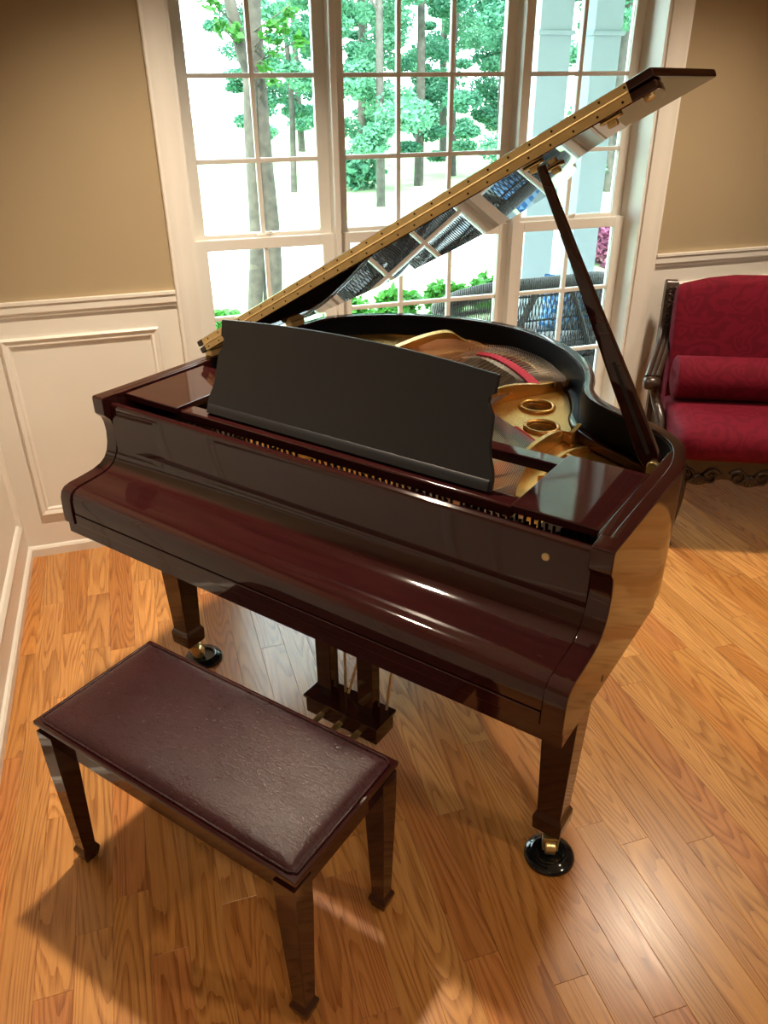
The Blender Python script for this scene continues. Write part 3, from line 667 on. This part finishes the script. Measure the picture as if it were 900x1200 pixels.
# ---- legs, casters, lyre
def piano_leg(c, cang, foot):
    lg = build('leg', MB().sqlathe([(0.031, 0.080), (0.037, 0.088), (0.0385, 0.122), (0.0385, 0.130), (0.032, 0.145), (0.0315, 0.150), (0.045, 0.575), (0.056, 0.585), (0.056, 0.620)], c), MAHOGV, piano, bev=0.0025)
    ca = Vector((math.cos(cang), math.sin(cang), 0)); cs = Vector((-ca.y, ca.x, 0)); o0 = Vector((c[0], c[1], 0)) + ca * 0.022
    cb = MB().tube([(c[0], c[1], 0.084), (c[0], c[1], 0.060)], 0.011, 10)
    def Q(a, b_, z): return o0 + ca * a + cs * b_ + Vector((0, 0, z))
    for sgn in (-1, 1):
        cb.add([Q(x, sgn * 0.0175 + y, z) for z in (foot + 0.012, foot + 0.055) for x, y in ((-0.026 if z > foot + .03 else -0.008, -0.0025), (0.010, -0.0025), (0.010, 0.0025), (-0.026 if z > foot + .03 else -0.008, 0.0025))],
               [(3, 2, 1, 0), (4, 5, 6, 7), (0, 1, 5, 4), (1, 2, 6, 5), (2, 3, 7, 6), (3, 0, 4, 7)])
    cb.add([Q(x, y, z) for z in (foot + 0.050, foot + 0.056) for x, y in ((-0.030, -0.02), (0.010, -0.02), (0.010, 0.02), (-0.030, 0.02))], [(3, 2, 1, 0), (4, 5, 6, 7), (0, 1, 5, 4), (1, 2, 6, 5), (2, 3, 7, 6), (3, 0, 4, 7)])
    cs_ = build('caster', cb, BRASS, lg, bev=0.001)
    wpts = [Q(0.002, b_, foot + 0.021) for b_ in (-0.0135, 0.0135)]
    build('caster_wheel', MB().tube([wpts[0], wpts[0].lerp(wpts[1], .1), wpts[0].lerp(wpts[1], .9), wpts[1]], [0.018, 0.0208, 0.0208, 0.018], 24), BRASS, lg, smooth=40)
    return lg
CUPZ = 0.0125
piano_leg((1.411, 0.115), math.radians(-62), CUPZ); piano_leg((0.090, 0.128), math.radians(40), CUPZ); piano_leg((0.62, 1.05), math.radians(60), 0.0)
ly = build('pedal_lyre', MB().box(0.610, 0.870, 0.115, 0.205, 0.050, 0.108), MAHOGV, piano, bev=0.003)
build('lyre_board', MB().box(0.604, 0.876, 0.109, 0.211, 0.108, 0.118), MAHOGV, ly, bev=0.003)
for u in (0.664, 0.813):
    build('lyre_post', MB().frustum((u, 0.160, 0.118), 0.026, 0.020, (u, 0.160, 0.62), 0.028, 0.020), MAHOGV, ly, bev=0.003)
for u in (0.672, 0.740, 0.808):
    pts = [(u, 0.12, 0.068), (u, 0.06, 0.064), (u, 0.01, 0.056), (u, -0.04, 0.044)]
    q = pts; wd = [0.010, 0.011, 0.014, 0.012]
    build('pedal', MB().strip(q, lambda i: [(q[i][0] - wd[i], q[i][1], q[i][2]), (q[i][0] + wd[i], q[i][1], q[i][2]), (q[i][0] + wd[i] * .8, q[i][1], q[i][2] + .007), (q[i][0] - wd[i] * .8, q[i][1], q[i][2] + .007)]), BRASS, ly, bev=0.002)
for a, b_ in (((0.705, 0.19, 0.118), (0.715, 0.19, 0.62)), ((0.716, 0.19, 0.118), (0.772, 0.36, 0.62)), ((0.852, 0.195, 0.118), (0.856, 0.30, 0.62))):
    build('pedal_rod', MB().tube([a, b_], 0.0042, 8), BRASSD, ly)
# caster cups stand on the floor under the casters: things of their own
def cup(loc, label):
    t = tag(empty('caster_cup', loc), label, 'caster cup', 'piano caster cups')
    build('cup_dish', MB().lathe([(0.0, 0.0), (0.060, 0.0), (0.063, 0.003), (0.063, 0.009), (0.059, 0.0145), (0.050, 0.0165), (0.046, 0.0195), (0.041, 0.022), (0.036, 0.021), (0.033, 0.0135), (0.028, 0.0122), (0.0, 0.0122)], n=48), BLACKG, t, smooth=50)
    return t
Rp = Matrix.Rotation(PTH, 3, 'Z')
def pw(u, v, z=0.0): return PO + Rp @ Vector((u, v, z))
cup(pw(1.424, 0.090), 'round black caster cup under the right front piano leg, in full view')
cup(pw(0.116, 0.156), 'round black caster cup under the left front piano leg, partly behind the bench')

# ================================================================== BENCH
bench = tag(empty('piano_bench', (-0.4839, -1.782, 0), -0.8825), 'dark mahogany piano bench with oxblood leather padded top', 'bench')
bl, bwd, bh = 0.385, 0.176, 0.462
tp_ = [(-bl, -bwd), (bl, -bwd), (bl, bwd), (-bl, bwd)]
mb = MB()
for (o_, z0, z1) in ((0.0, 0.449, 0.462), (-0.007, 0.440, 0.449)):
    mb.box(-bl - o_, bl + o_, -bwd - o_, bwd + o_, z0, z1)
build('bench_top', mb, MAHOG, bench, bev=0.003)
# padded leather
nx, ny = 34, 18; vs = []; fs = []
hx, hy = bl - 0.014, bwd - 0.014
for j in range(ny + 1):
    for i in range(nx + 1):
        x = -1 + 2 * i / nx; y = -1 + 2 * j / ny
        x = math.copysign(1 - (1 - abs(x)) ** 1.5, x); y = math.copysign(1 - (1 - abs(y)) ** 1.5, y)
        dx, dy = (1 - abs(x)) * hx, (1 - abs(y)) * hy
        e = 1 - math.exp(-min(dx, dy) / 0.007); cr = (1 - x ** 4) * (1 - y ** 4)
        z = 0.4625 + 0.010 * e + 0.010 * cr + 0.0006 * math.sin(x * 7 + y * 3) * cr
        vs.append((x * hx, y * hy, z))
for j in range(ny):
    for i in range(nx): a = j * (nx + 1) + i; fs.append((a, a + 1, a + nx + 2, a + nx + 1))
build('leather_pad', MB().add(vs, fs), LEATHER, bench, smooth=60)
wl = [(-hx - .002, -hy - .002), (hx + .002, -hy - .002), (hx + .002, hy + .002), (-hx - .002, hy + .002)]
pts = []
for i in range(4):
    a, b_ = wl[i], wl[(i + 1) % 4]
    for t in np.linspace(0.02, 0.98, 5): pts.append((a[0] + (b_[0] - a[0]) * t, a[1] + (b_[1] - a[1]) * t, 0.4645))
build('leather_welt', MB().tube(pts + [pts[0]], 0.0028, 6, False), LEATHER, bench, smooth=60)
ap = MB(); a_, c_, t_ = bl - 0.022, bwd - 0.022, 0.016
ap.box(-a_, a_, -c_, -c_ + t_, 0.372, 0.440).box(-a_, a_, c_ - t_, c_, 0.372, 0.440).box(-a_, -a_ + t_, -c_ + t_, c_ - t_, 0.372, 0.440).box(a_ - t_, a_, -c_ + t_, c_ - t_, 0.372, 0.440)
build('apron', ap, MAHOGV, bench, bev=0.002)
for sx in (-1, 1):
    for sy in (-1, 1):
        lx, lyy = sx * 0.3525 + 0.005, sy * 0.1483 - 0.005
        build('leg', MB().sqlathe([(0.0155, 0.0), (0.0175, 0.003), (0.0235, 0.030), (0.0225, 0.037), (0.0175, 0.048), (0.0172, 0.053), (0.0255, 0.34), (0.0265, 0.440)], (lx, lyy)), MAHOGV, bench, bev=0.0015)

# ================================================================== SETTEE
set_o = tag(empty('settee', (1.47, -0.73, 0), math.radians(-25)), 'crimson damask settee with carved dark wood frame standing right of the window', 'settee')
SL = 1.42
def loft(name, x0, x1, prof, m, parent, endr=0.03, bevn=5, bend=None):
    """upholstered form: section prof (b,z) swept along x with rounded ends"""
    xs = [x0 + endr * (1 - math.cos(t)) for t in np.linspace(0, PI / 2, bevn)] + list(np.linspace(x0 + endr, x1 - endr, 14))[1:-1] + [x1 - endr * (1 - math.cos(t)) for t in np.linspace(PI / 2, 0, bevn)]
    cb = np.mean([p[0] for p in prof]); cz = np.mean([p[1] for p in prof])
    def sec(i):
        x = xs[i]; d = min(x - x0, x1 - x); k = 1.0 if d >= endr else math.sqrt(max(0.0, 1 - (1 - d / endr) ** 2)); inset = endr * (1 - k) * 0.8
        out = []
        for b_, z in prof:
            l = math.hypot(b_ - cb, z - cz); f = max(0.05, (l - inset) / l)
            zz_ = cz + (z - cz) * f
            if bend: zz_ = bend(x, b_, zz_)
            out.append((x, cb + (b_ - cb) * f, zz_))
        return out
    return build(name, MB().strip(xs, sec), m, parent, smooth=70)
def camel(x, b_, z):
    if z < 0.75: return z
    t = min(max((x - 0.03) / 0.26, 0), 1); u = min(max((SL - 0.03 - x) / 0.26, 0), 1); s = math.sin(min(t, u) * PI / 2)
    return z + (z - 0.75) / 0.27 * (0.055 * s - 0.010)
back = [(0.46, 0.40), (0.475, 0.55), (0.50, 0.70), (0.53, 0.85), (0.55, 0.94), (0.565, 0.965), (0.585, 0.972), (0.61, 0.96), (0.62, 0.90), (0.60, 0.70), (0.57, 0.40)]
loft('backrest', 0.030, SL - 0.030, back, DAMASK, set_o, endr=0.025, bend=camel)
seat = [(0.0, 0.40), (-0.012, 0.43), (-0.010, 0.475), (0.01, 0.505), (0.05, 0.525), (0.15, 0.537), (0.30, 0.532), (0.47, 0.505), (0.47, 0.40)]
loft('seat_cushion', 0.018, SL - 0.018, seat, DAMASK, set_o, endr=0.06)
# frame
fr = MB().box(0.0, SL, 0.012, 0.045, 0.335, 0.405).box(0.0, SL, 0.50, 0.54, 0.335, 0.405).box(0.0, 0.035, 0.03, 0.52, 0.335, 0.405).box(SL - 0.035, SL, 0.03, 0.52, 0.335, 0.405)
build('seat_frame', fr, WALNUT, set_o, bev=0.006)
# carved apron: scroll work hanging from the rail
cv = MB()
def scroll(cx_, cz_, r0, turns, dirn, a0, y=0.010):
    return [(cx_ + dirn * (r0 * (1 - t * 0.78)) * math.cos(a0 + t * turns * 2 * PI), y - 0.004 * math.sin(t * PI), cz_ + (r0 * (1 - t * 0.78)) * math.sin(a0 + t * turns * 2 * PI)) for t in np.linspace(0, 1, 26)]
for k in range(7):
    xb = 0.11 + k * 0.20
    for dn in (-1, 1):
        cv.tube(scroll(xb + dn * 0.048, 0.325, 0.036, 1.35, dn, 0.4), list(np.linspace(0.0085, 0.0045, 26)), 6)
    for q in range(5):
        a = -PI / 2 + (q - 2) * 0.5; cv.tube([(xb, 0.008, 0.335), (xb + 0.022 * math.cos(a), 0.002, 0.335 + 0.026 * math.sin(a)), (xb + 0.034 * math.cos(a), 0.006, 0.335 + 0.046 * math.sin(a))], [0.004, 0.009, 0.003], 6)
apn = [(0.0, 0.34)] + [(x, 0.300 - 0.016 * math.cos((x - 0.11) / 0.20 * 2 * PI)) for x in np.linspace(0.0, SL, 57)] + [(SL, 0.34)]
apo = build('carved_apron', MB().prism(apn, 0.014, 0.034, 'y'), WALNUT, set_o)
build('apron_carving', cv, WALNUT, apo, smooth=60)
# side posts, arms with carving, legs
for sx, x in ((-1, 0.0), (1, SL)):
    X = lambda d: x - sx * 0 + (d if sx < 0 else -d)
    pb_ = spline([(0.555, 0.34), (0.60, 0.50), (0.62, 0.66), (0.655, 0.80), (0.690, 0.935), (0.70, 0.955)], 4)
    post = build('back_post', MB().strip(pb_, lambda i: [(X(-0.022 + 0.030 * i / len(pb_)), pb_[i][0] - 0.022, pb_[i][1]), (X(0.046 + 0.010 * i / len(pb_)), pb_[i][0] - 0.022, pb_[i][1]), (X(0.046 + 0.010 * i / len(pb_)), pb_[i][0] + 0.022, pb_[i][1]), (X(-0.022 + 0.030 * i / len(pb_)), pb_[i][0] + 0.022, pb_[i][1])]), WALNUT, set_o, bev=0.006)
    kn = MB()
    for q in range(9):
        z = 0.925 - q * 0.027; bb = 0.690 - (0.955 - z) * 0.27 - 0.022
        for d in (0.018, 0.042):
            kn.tube([(X(d + 0.010 * math.cos(t)), bb - 0.006, z + 0.010 * math.sin(t)) for t in np.linspace(0, 1.7 * PI, 10)], 0.0042, 5)
    build('post_carving', kn, WALNUT, post, smooth=60)
    side = spline([(0.640, 0.775), (0.61, 0.735), (0.565, 0.70), (0.505, 0.668), (0.44, 0.640), (0.38, 0.612)], 5)
    ar = MB()
    for dx in (-0.022, 0.0, 0.020):
        ar.tube([(X(dx + 0.030 - 0.085 * min(1, max(0, (0.66 - b_) / 0.28)) ** 1.2), b_, z) for b_, z in side], [0.011] * 5 + [0.0125] * (len(side) - 5), 8)
    arm_o = build('arm', ar, WALNUT, set_o, smooth=60)
    hand = MB().lathe([(0.0, -0.034), (0.020, -0.034), (0.027, -0.026), (0.030, 0), (0.027, 0.026), (0.020, 0.034), (0.0, 0.034)], (X(-0.058), 0.365, 0.590), 16, 'x')
    build('arm_scroll', hand, WALNUT, arm_o, smooth=60)
    sup = spline([(0.375, 0.585), (0.40, 0.54), (0.385, 0.49), (0.33, 0.44), (0.29, 0.38)], 5)
    build('arm_support', MB().tube([(X(-0.050 + 0.055 * min(1, (0.585 - z) / 0.16)), b_, z) for b_, z in sup], list(np.linspace(0.017, 0.025, len(sup))), 8), WALNUT, set_o, smooth=60)
    # cabriole front leg, raked back leg
    fl_ = spline([(0.030, 0.37), (0.022, 0.30), (0.004, 0.23), (0.020, 0.12), (0.026, 0.05), (0.010, 0.0)], 4)
    rr_ = np.interp(np.linspace(0, 1, len(fl_)), [0, 0.25, 0.45, 0.75, 0.9, 1], [0.034, 0.036, 0.030, 0.017, 0.016, 0.024])
    build('leg', MB().tube([(X(0.034), b_, z) for b_, z in fl_], list(rr_), 10), WALNUT, set_o, smooth=60)
    build('leg', MB().strip([0, 1, 2], lambda i: [(X(0.008), (0.53, 0.55, 0.60)[i] - 0.02, (0.36, 0.2, 0.0)[i]), (X(0.046), (0.53, 0.55, 0.60)[i] - 0.02, (0.36, 0.2, 0.0)[i]), (X(0.046), (0.53, 0.55, 0.60)[i] + 0.018, (0.36, 0.2, 0.0)[i]), (X(0.008), (0.53, 0.55, 0.60)[i] + 0.018, (0.36, 0.2, 0.0)[i])]), WALNUT, set_o, bev=0.004)
# bolster: rests on the seat
def slocal(p): return Vector((1.47, -0.73, 0)) + Matrix.Rotation(math.radians(-25), 3, 'Z') @ Vector(p)
bo = tag(empty('bolster', slocal((0.030, 0.375, 0.618)), math.radians(-25)), 'crimson cylindrical bolster cushion lying along the back of the settee', 'cushion')
R0 = 0.092
prof_ = [(0.0, 0.004), (0.05, 0.0), (0.075, 0.001), (R0 - 0.008, 0.004), (R0, 0.014)] + [(R0 + 0.001 * math.sin(t * 9), 0.014 + t * 1.33) for t in np.linspace(0.03, 0.97, 12)] + [(R0, 1.346), (R0 - .008, 1.356), (0.05, 1.36), (0.0, 1.356)]
build('cushion_body', MB().lathe(prof_, (0, 0, 0), 32, 'x'), DAMASK, bo, smooth=50)
for xx in (0.009, 1.351):
    build('piping', MB().tube([(xx, (R0 - 0.003) * math.cos(t), (R0 - 0.003) * math.sin(t)) for t in np.linspace(0, 2 * PI, 33)], 0.004, 6, False), DAMASK, bo, smooth=60)

# ================================================================== OUTSIDE
GZ = -0.35
struct('lawn', MB().box(-30, 45, 0.5, 60, GZ - 0.3, GZ), LAWN)
struct('driveway', MB().prism([(-12, 6.2), (4.2, 6.6), (12, 7.6), (30, 9), (30, 13), (12, 11.6), (4, 10.6), (-12, 11.5)], GZ - 0.1, GZ + 0.012, 'z'), DRIVE)
struct('porch_floor', MB().box(0.30, 9.0, 0.19, 2.95, -0.30, -0.10), DECK)
struct('porch_ceiling', MB().box(1.25, 9.0, 0.19, 3.1, 2.45, 2.62), simple('porch_ceiling_paint', (0.6, 0.66, 0.7), rough=0.8))
struct('wall_outside', MB().box(-6, XL - T, 0.0, T, -0.4, CEIL).box(XR + T, 12, 0.0, T, -0.4, CEIL), simple('outside_siding', (0.6, 0.58, 0.52), rough=0.8))
for i, (x, y, hw) in enumerate(((2.53, 2.68, 0.125), (2.945, 2.68, 0.110), (6.2, 2.68, 0.125))):
    c = tag(empty('porch_column', (x, y, -0.10)), ['square white porch column, left of the two behind the right window', 'square white porch column, right of the two behind the right window', 'square white porch column at the far right end of the porch, past the window'][i], 'column', 'porch columns')
    build('shaft', MB().box(-hw, hw, -hw, hw, 0.16, 2.55), COLM, c, bev=0.006)
    build('plinth', MB().box(-hw - 0.03, hw + 0.03, -hw - 0.03, hw + 0.03, 0, 0.14).box(-hw - .015, hw + .015, -hw - .015, hw + .015, 0.14, 0.17), COLM, c, bev=0.006)
    build('collar', MB().box(-hw - 0.018, hw + 0.018, -hw - 0.018, hw + 0.018, 2.115, 2.145), COLM, c, bev=0.006)
# wicker chairs on the porch, seen from behind
def wicker_seat(loc, rz, label, name='wicker_loveseat', cat='loveseat', HW=0.55, HT=0.83):
    t = tag(empty(name, loc, rz), label, cat)
    SW = HW - 0.04
    arc = [(HW * math.copysign(abs(math.cos(a)) ** 0.75, math.cos(a)), -0.32 + 0.34 * (math.sin(a) if math.sin(a) < 0 else abs(math.sin(a)) ** 0.75)) for a in np.linspace(-0.35, PI + 0.35, 45)]
    zt = lambda y: HT - 0.17 * max(0, (0.0 - y)) / 0.36
    build('rolled_rim', MB().tube([(x, y, zt(y)) for x, y in arc], 0.036, 10), WICKER, t, smooth=60)
    wv = MB(); sp = spline(arc, 3); n_ = len(sp)
    for i in range(0, n_):
        for tw in (-3, 3):
            j = min(max(i + tw, 0), n_ - 1); a, b_ = sp[i], sp[j]
            wv.tube([(a[0], a[1], zt(a[1]) - 0.02), (b_[0], b_[1], 0.40)], 0.0032, 4, False)
    for z in (0.42, 0.47, 0.62, 0.76): wv.tube([(x, y, min(z, zt(y))) for x, y in arc], 0.006, 6)
    build('woven_strands', wv, WICKER, t)['kind'] = 'stuff'
    build('seat', MB().box(-SW, SW, -0.62, -0.04, 0.34, 0.41), WICKER, t, bev=0.02)
    build('skirt', MB().box(-SW - .01, SW + .01, -0.63, -0.03, 0.24, 0.345), WICKER, t, bev=0.01)
    for q in (-1, 1):
        build('back_brace', MB().tube([(q * HW * 0.2, 0.03, HT - 0.03), (q * HW * 0.55, 0.015, 0.40)], 0.020, 8), WICKER, t)
    for x, y in ((-SW + .03, -0.58), (SW - .03, -0.58), (-SW + .05, -0.07), (SW - .05, -0.07)):
        build('leg', MB().tube([(x, y, 0.26), (x * 1.03, y, 0.0)], [0.026, 0.020], 8), WICKER, t)
    return t
wicker_seat((1.79, 0.96, -0.10), math.radians(184), 'dark wicker porch loveseat right outside the right window')
wicker_seat((0.78, 0.95, -0.10), math.radians(176), 'low dark wicker porch chair left of the loveseat, seen mirrored in the piano lid', 'wicker_chair', 'chair', 0.36, 0.66)
for (x, y, z, rz, lab) in ((2.08, 1.20, 0.525, -0.30, 'blue checked throw pillow on the dark wicker loveseat outside'),):
    vs = []; fs = []; N = 10
    for s in (-1, 1):
        for j in range(N + 1):
            for i in range(N + 1):
                a = -1 + 2 * i / N; b_ = -1 + 2 * j / N; vs.append((0.2 * a * (1 - 0.06 * (1 - b_ * b_)) , s * 0.075 * math.sqrt(max(0, (1 - a ** 4) * (1 - b_ ** 4))), 0.2 * b_ * (1 - 0.06 * (1 - a * a))))
    for s in range(2):
        o_ = s * (N + 1) ** 2
        for j in range(N):
            for i in range(N): k = o_ + j * (N + 1) + i; fs.append((k, k + 1, k + N + 2, k + N + 1))
    pl = build('throw_pillow', MB().add(vs, fs), PLAID, None, smooth=60); pl.location = (x, y, z); pl.rotation_euler = (0.25, 0, rz)
    tag(pl, lab, 'pillow')
def leaves(n, centers, radii, size, flat_=0.5):
    C = np.array(centers, float); R = np.array(radii, float); k = RNG.integers(0, len(C), n)
    d = RNG.normal(size=(n, 3)); d /= np.linalg.norm(d, axis=1)[:, None]; rr = RNG.random(n) ** 0.45
    P = C[k] + d * R[k] * rr[:, None]
    a = RNG.normal(size=(n, 3)); a[:, 2] *= flat_; a /= np.linalg.norm(a, axis=1)[:, None]
    b_ = np.cross(a, RNG.normal(size=(n, 3))); b_ /= np.linalg.norm(b_, axis=1)[:, None]
    s = size * (0.6 + 0.8 * RNG.random(n))[:, None]
    return np.stack([P - a * s, P - b_ * s * 0.5, P + a * s, P + b_ * s * 0.5], 1)
def tree(name, x, y, h, r, label, leafmat, n=24000, trunk_r=0.16, base=1.6, lean=0.0, size=0.047, cat='tree', group='woodland trees beyond the drive'):
    t = tag(empty(name, (x, y, GZ)), label, cat, group); rr = random.Random(int(x * 100) + int(y * 7))
    q = [(0, 0, 0), (lean * 0.3 + rr.uniform(-.1, .1), 0, h * 0.35), (lean * 0.7 + rr.uniform(-.15, .15), rr.uniform(-.1, .1), h * 0.7), (lean, 0, h * 0.95)]
    tr = MB().tube(spline(q, 4), list(np.linspace(trunk_r, trunk_r * 0.35, 13)), 8)
    for k in range(4):
        z = h * (0.45 + 0.13 * k); a = rr.uniform(0, 6.28); tr.tube([(lean * .5, 0, z), (lean * .5 + math.cos(a) * r * .5, math.sin(a) * r * .5, z + h * .1)], [trunk_r * .3, trunk_r * .1], 5)
    build('trunk', tr, BARK, t, smooth=60)
    cs, rs = [], []
    for k in range(26):
        a = rr.uniform(0, 6.28); z = base + (h - base) * (k + 0.5) / 26; f = r * (0.55 + 0.45 * math.sin(PI * (k + 1) / 27)); q_ = rr.uniform(0.35, 0.95); cs.append((math.cos(a) * f * q_ + lean * z / h, math.sin(a) * f * q_, z)); s_ = rr.uniform(0.22, 0.50) * r; rs.append((s_, s_, s_ * 0.5))
    fo = quads('foliage', leaves(n, cs, rs, size), leafmat, t); fo['kind'] = 'stuff'; return t
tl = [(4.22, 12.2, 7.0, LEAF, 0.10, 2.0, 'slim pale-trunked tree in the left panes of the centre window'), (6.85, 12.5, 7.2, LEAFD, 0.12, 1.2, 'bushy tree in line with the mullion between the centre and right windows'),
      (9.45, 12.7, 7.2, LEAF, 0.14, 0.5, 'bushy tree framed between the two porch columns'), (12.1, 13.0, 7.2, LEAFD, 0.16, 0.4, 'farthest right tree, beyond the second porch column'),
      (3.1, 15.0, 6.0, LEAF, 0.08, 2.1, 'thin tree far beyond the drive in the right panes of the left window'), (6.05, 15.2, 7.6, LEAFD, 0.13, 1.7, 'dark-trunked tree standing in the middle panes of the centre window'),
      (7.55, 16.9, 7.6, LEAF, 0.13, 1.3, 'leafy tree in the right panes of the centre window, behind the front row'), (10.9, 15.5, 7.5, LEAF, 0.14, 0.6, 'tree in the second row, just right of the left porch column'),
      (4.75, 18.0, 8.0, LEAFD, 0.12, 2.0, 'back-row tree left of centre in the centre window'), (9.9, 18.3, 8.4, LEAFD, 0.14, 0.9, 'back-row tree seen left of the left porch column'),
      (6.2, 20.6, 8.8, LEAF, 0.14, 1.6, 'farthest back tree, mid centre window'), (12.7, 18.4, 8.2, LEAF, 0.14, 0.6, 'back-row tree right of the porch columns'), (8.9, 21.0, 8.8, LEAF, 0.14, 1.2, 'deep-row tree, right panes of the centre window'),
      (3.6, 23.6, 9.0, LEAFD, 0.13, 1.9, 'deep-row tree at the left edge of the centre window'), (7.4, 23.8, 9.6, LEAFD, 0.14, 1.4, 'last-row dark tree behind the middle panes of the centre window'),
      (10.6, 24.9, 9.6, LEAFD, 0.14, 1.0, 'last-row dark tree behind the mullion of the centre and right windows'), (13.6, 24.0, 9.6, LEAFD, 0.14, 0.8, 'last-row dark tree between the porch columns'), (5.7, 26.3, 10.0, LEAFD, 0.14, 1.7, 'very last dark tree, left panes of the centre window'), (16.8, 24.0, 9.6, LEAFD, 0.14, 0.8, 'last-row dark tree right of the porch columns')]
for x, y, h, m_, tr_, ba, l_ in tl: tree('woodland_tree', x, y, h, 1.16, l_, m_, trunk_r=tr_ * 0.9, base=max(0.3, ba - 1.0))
# crape myrtle close to the left window: two stems
cm = tag(empty('crape_myrtle', (0.46, 3.2, GZ)), 'twin-stemmed smooth-barked tree close outside the left window', 'tree')
s1 = spline([(-0.08, 0, 0), (-0.073, 0, 0.435), (-0.013, 0, 0.974), (0.005, 0, 1.343), (0.014, 0, 1.805), (0.031, 0, 2.129), (-0.008, 0, 2.285), (-0.061, 0, 2.583), (-0.20, 0.05, 3.4)], 4)
s2 = spline([(0.10, 0.06, 0), (0.085, 0.06, 0.421), (0.113, 0.06, 0.966), (0.097, 0.06, 1.518), (0.093, 0.06, 2.076), (0.096, 0.06, 2.387), (0.101, 0.06, 2.585), (0.2, 0.05, 3.5)], 4)
build('stem', MB().tube(s1, list(np.linspace(0.066, 0.040, len(s1))), 10), BARKM, cm, smooth=60)
build('stem', MB().tube(s2, list(np.linspace(0.085, 0.060, len(s2))), 10), BARKM, cm, smooth=60)
spr = [(-0.22, -0.2, 2.54), (-0.17, -0.2, 2.42), (-0.05, -0.1, 2.38), (0.16, -0.15, 2.40), (0.24, -0.15, 2.43), (0.20, -0.15, 2.30), (0.14, -0.1, 2.18), (0.33, -0.1, 2.52), (0.40, -0.1, 2.33), (0.18, -0.1, 2.10)]
q = quads('foliage', leaves(230, spr + [(0.3, 0, 3.2), (-0.3, 0, 3.3)], [(0.07, 0.07, 0.06)] * len(spr) + [(0.5, 0.5, 0.3)] * 2, 0.036), LEAFM, cm); q['kind'] = 'stuff'
tw = MB()
for p in spr: tw.tube([(0.08 if p[0] > 0 else -0.02, 0, p[2] - 0.12), (p[0], p[1], p[2] + 0.03)], [0.006, 0.003], 5)
build('twig', tw, BARKM, cm)
def bush(name, x, y, rx, ry, rz_, label, m_, n, size, cat, group=None):
    t = tag(empty(name, (x, y, GZ)), label, cat, group)
    stt = MB()
    for k in range(6): a = k * 1.05; stt.tube([(0, 0, 0), (math.cos(a) * rx * .6, math.sin(a) * ry * .6, rz_ * 1.3)], [0.02, 0.006], 5)
    build('stems', stt, BARK, t)
    cs = [(math.cos(k * 2.4) * rx * 0.45 * math.sqrt(k / 7), math.sin(k * 2.4) * ry * 0.45 * math.sqrt(k / 7), rz_ * (0.8 + 0.35 * math.sin(k * 1.7))) for k in range(8)]
    f = quads('foliage', leaves(n, cs, [(rx * .6, ry * .6, rz_ * .62)] * 8, size), m_, t); f['kind'] = 'stuff'
for k, (x, l_) in enumerate(((0.16, 'low green shrub at the foot of the left window'), (1.38, 'low hedge shrub, leftmost in the bottom panes of the centre window'), (1.92, 'low hedge shrub, second from left under the centre window'), (2.46, 'low hedge shrub, third from left under the centre window'), (3.0, 'low hedge shrub, fourth from left, beside the centre window mullion'), (3.54, 'low hedge shrub nearest the porch columns'))):
    bush('hedge_shrub', x, 3.95 + 0.12 * k, 0.25, 0.25, 0.20, l_, LEAFH, 1500, 0.045, 'shrub', 'low hedge outside')
bush('azalea', 5.35, 6.0, 0.42, 0.42, 0.36, 'pink flowering azalea right of the porch columns', PINK, 1400, 0.05, 'shrub')
bush('distant_shrub', 4.55, 15.0, 0.8, 0.6, 0.5, 'small round shrub far beyond the drive', LEAF, 900, 0.09, 'shrub')
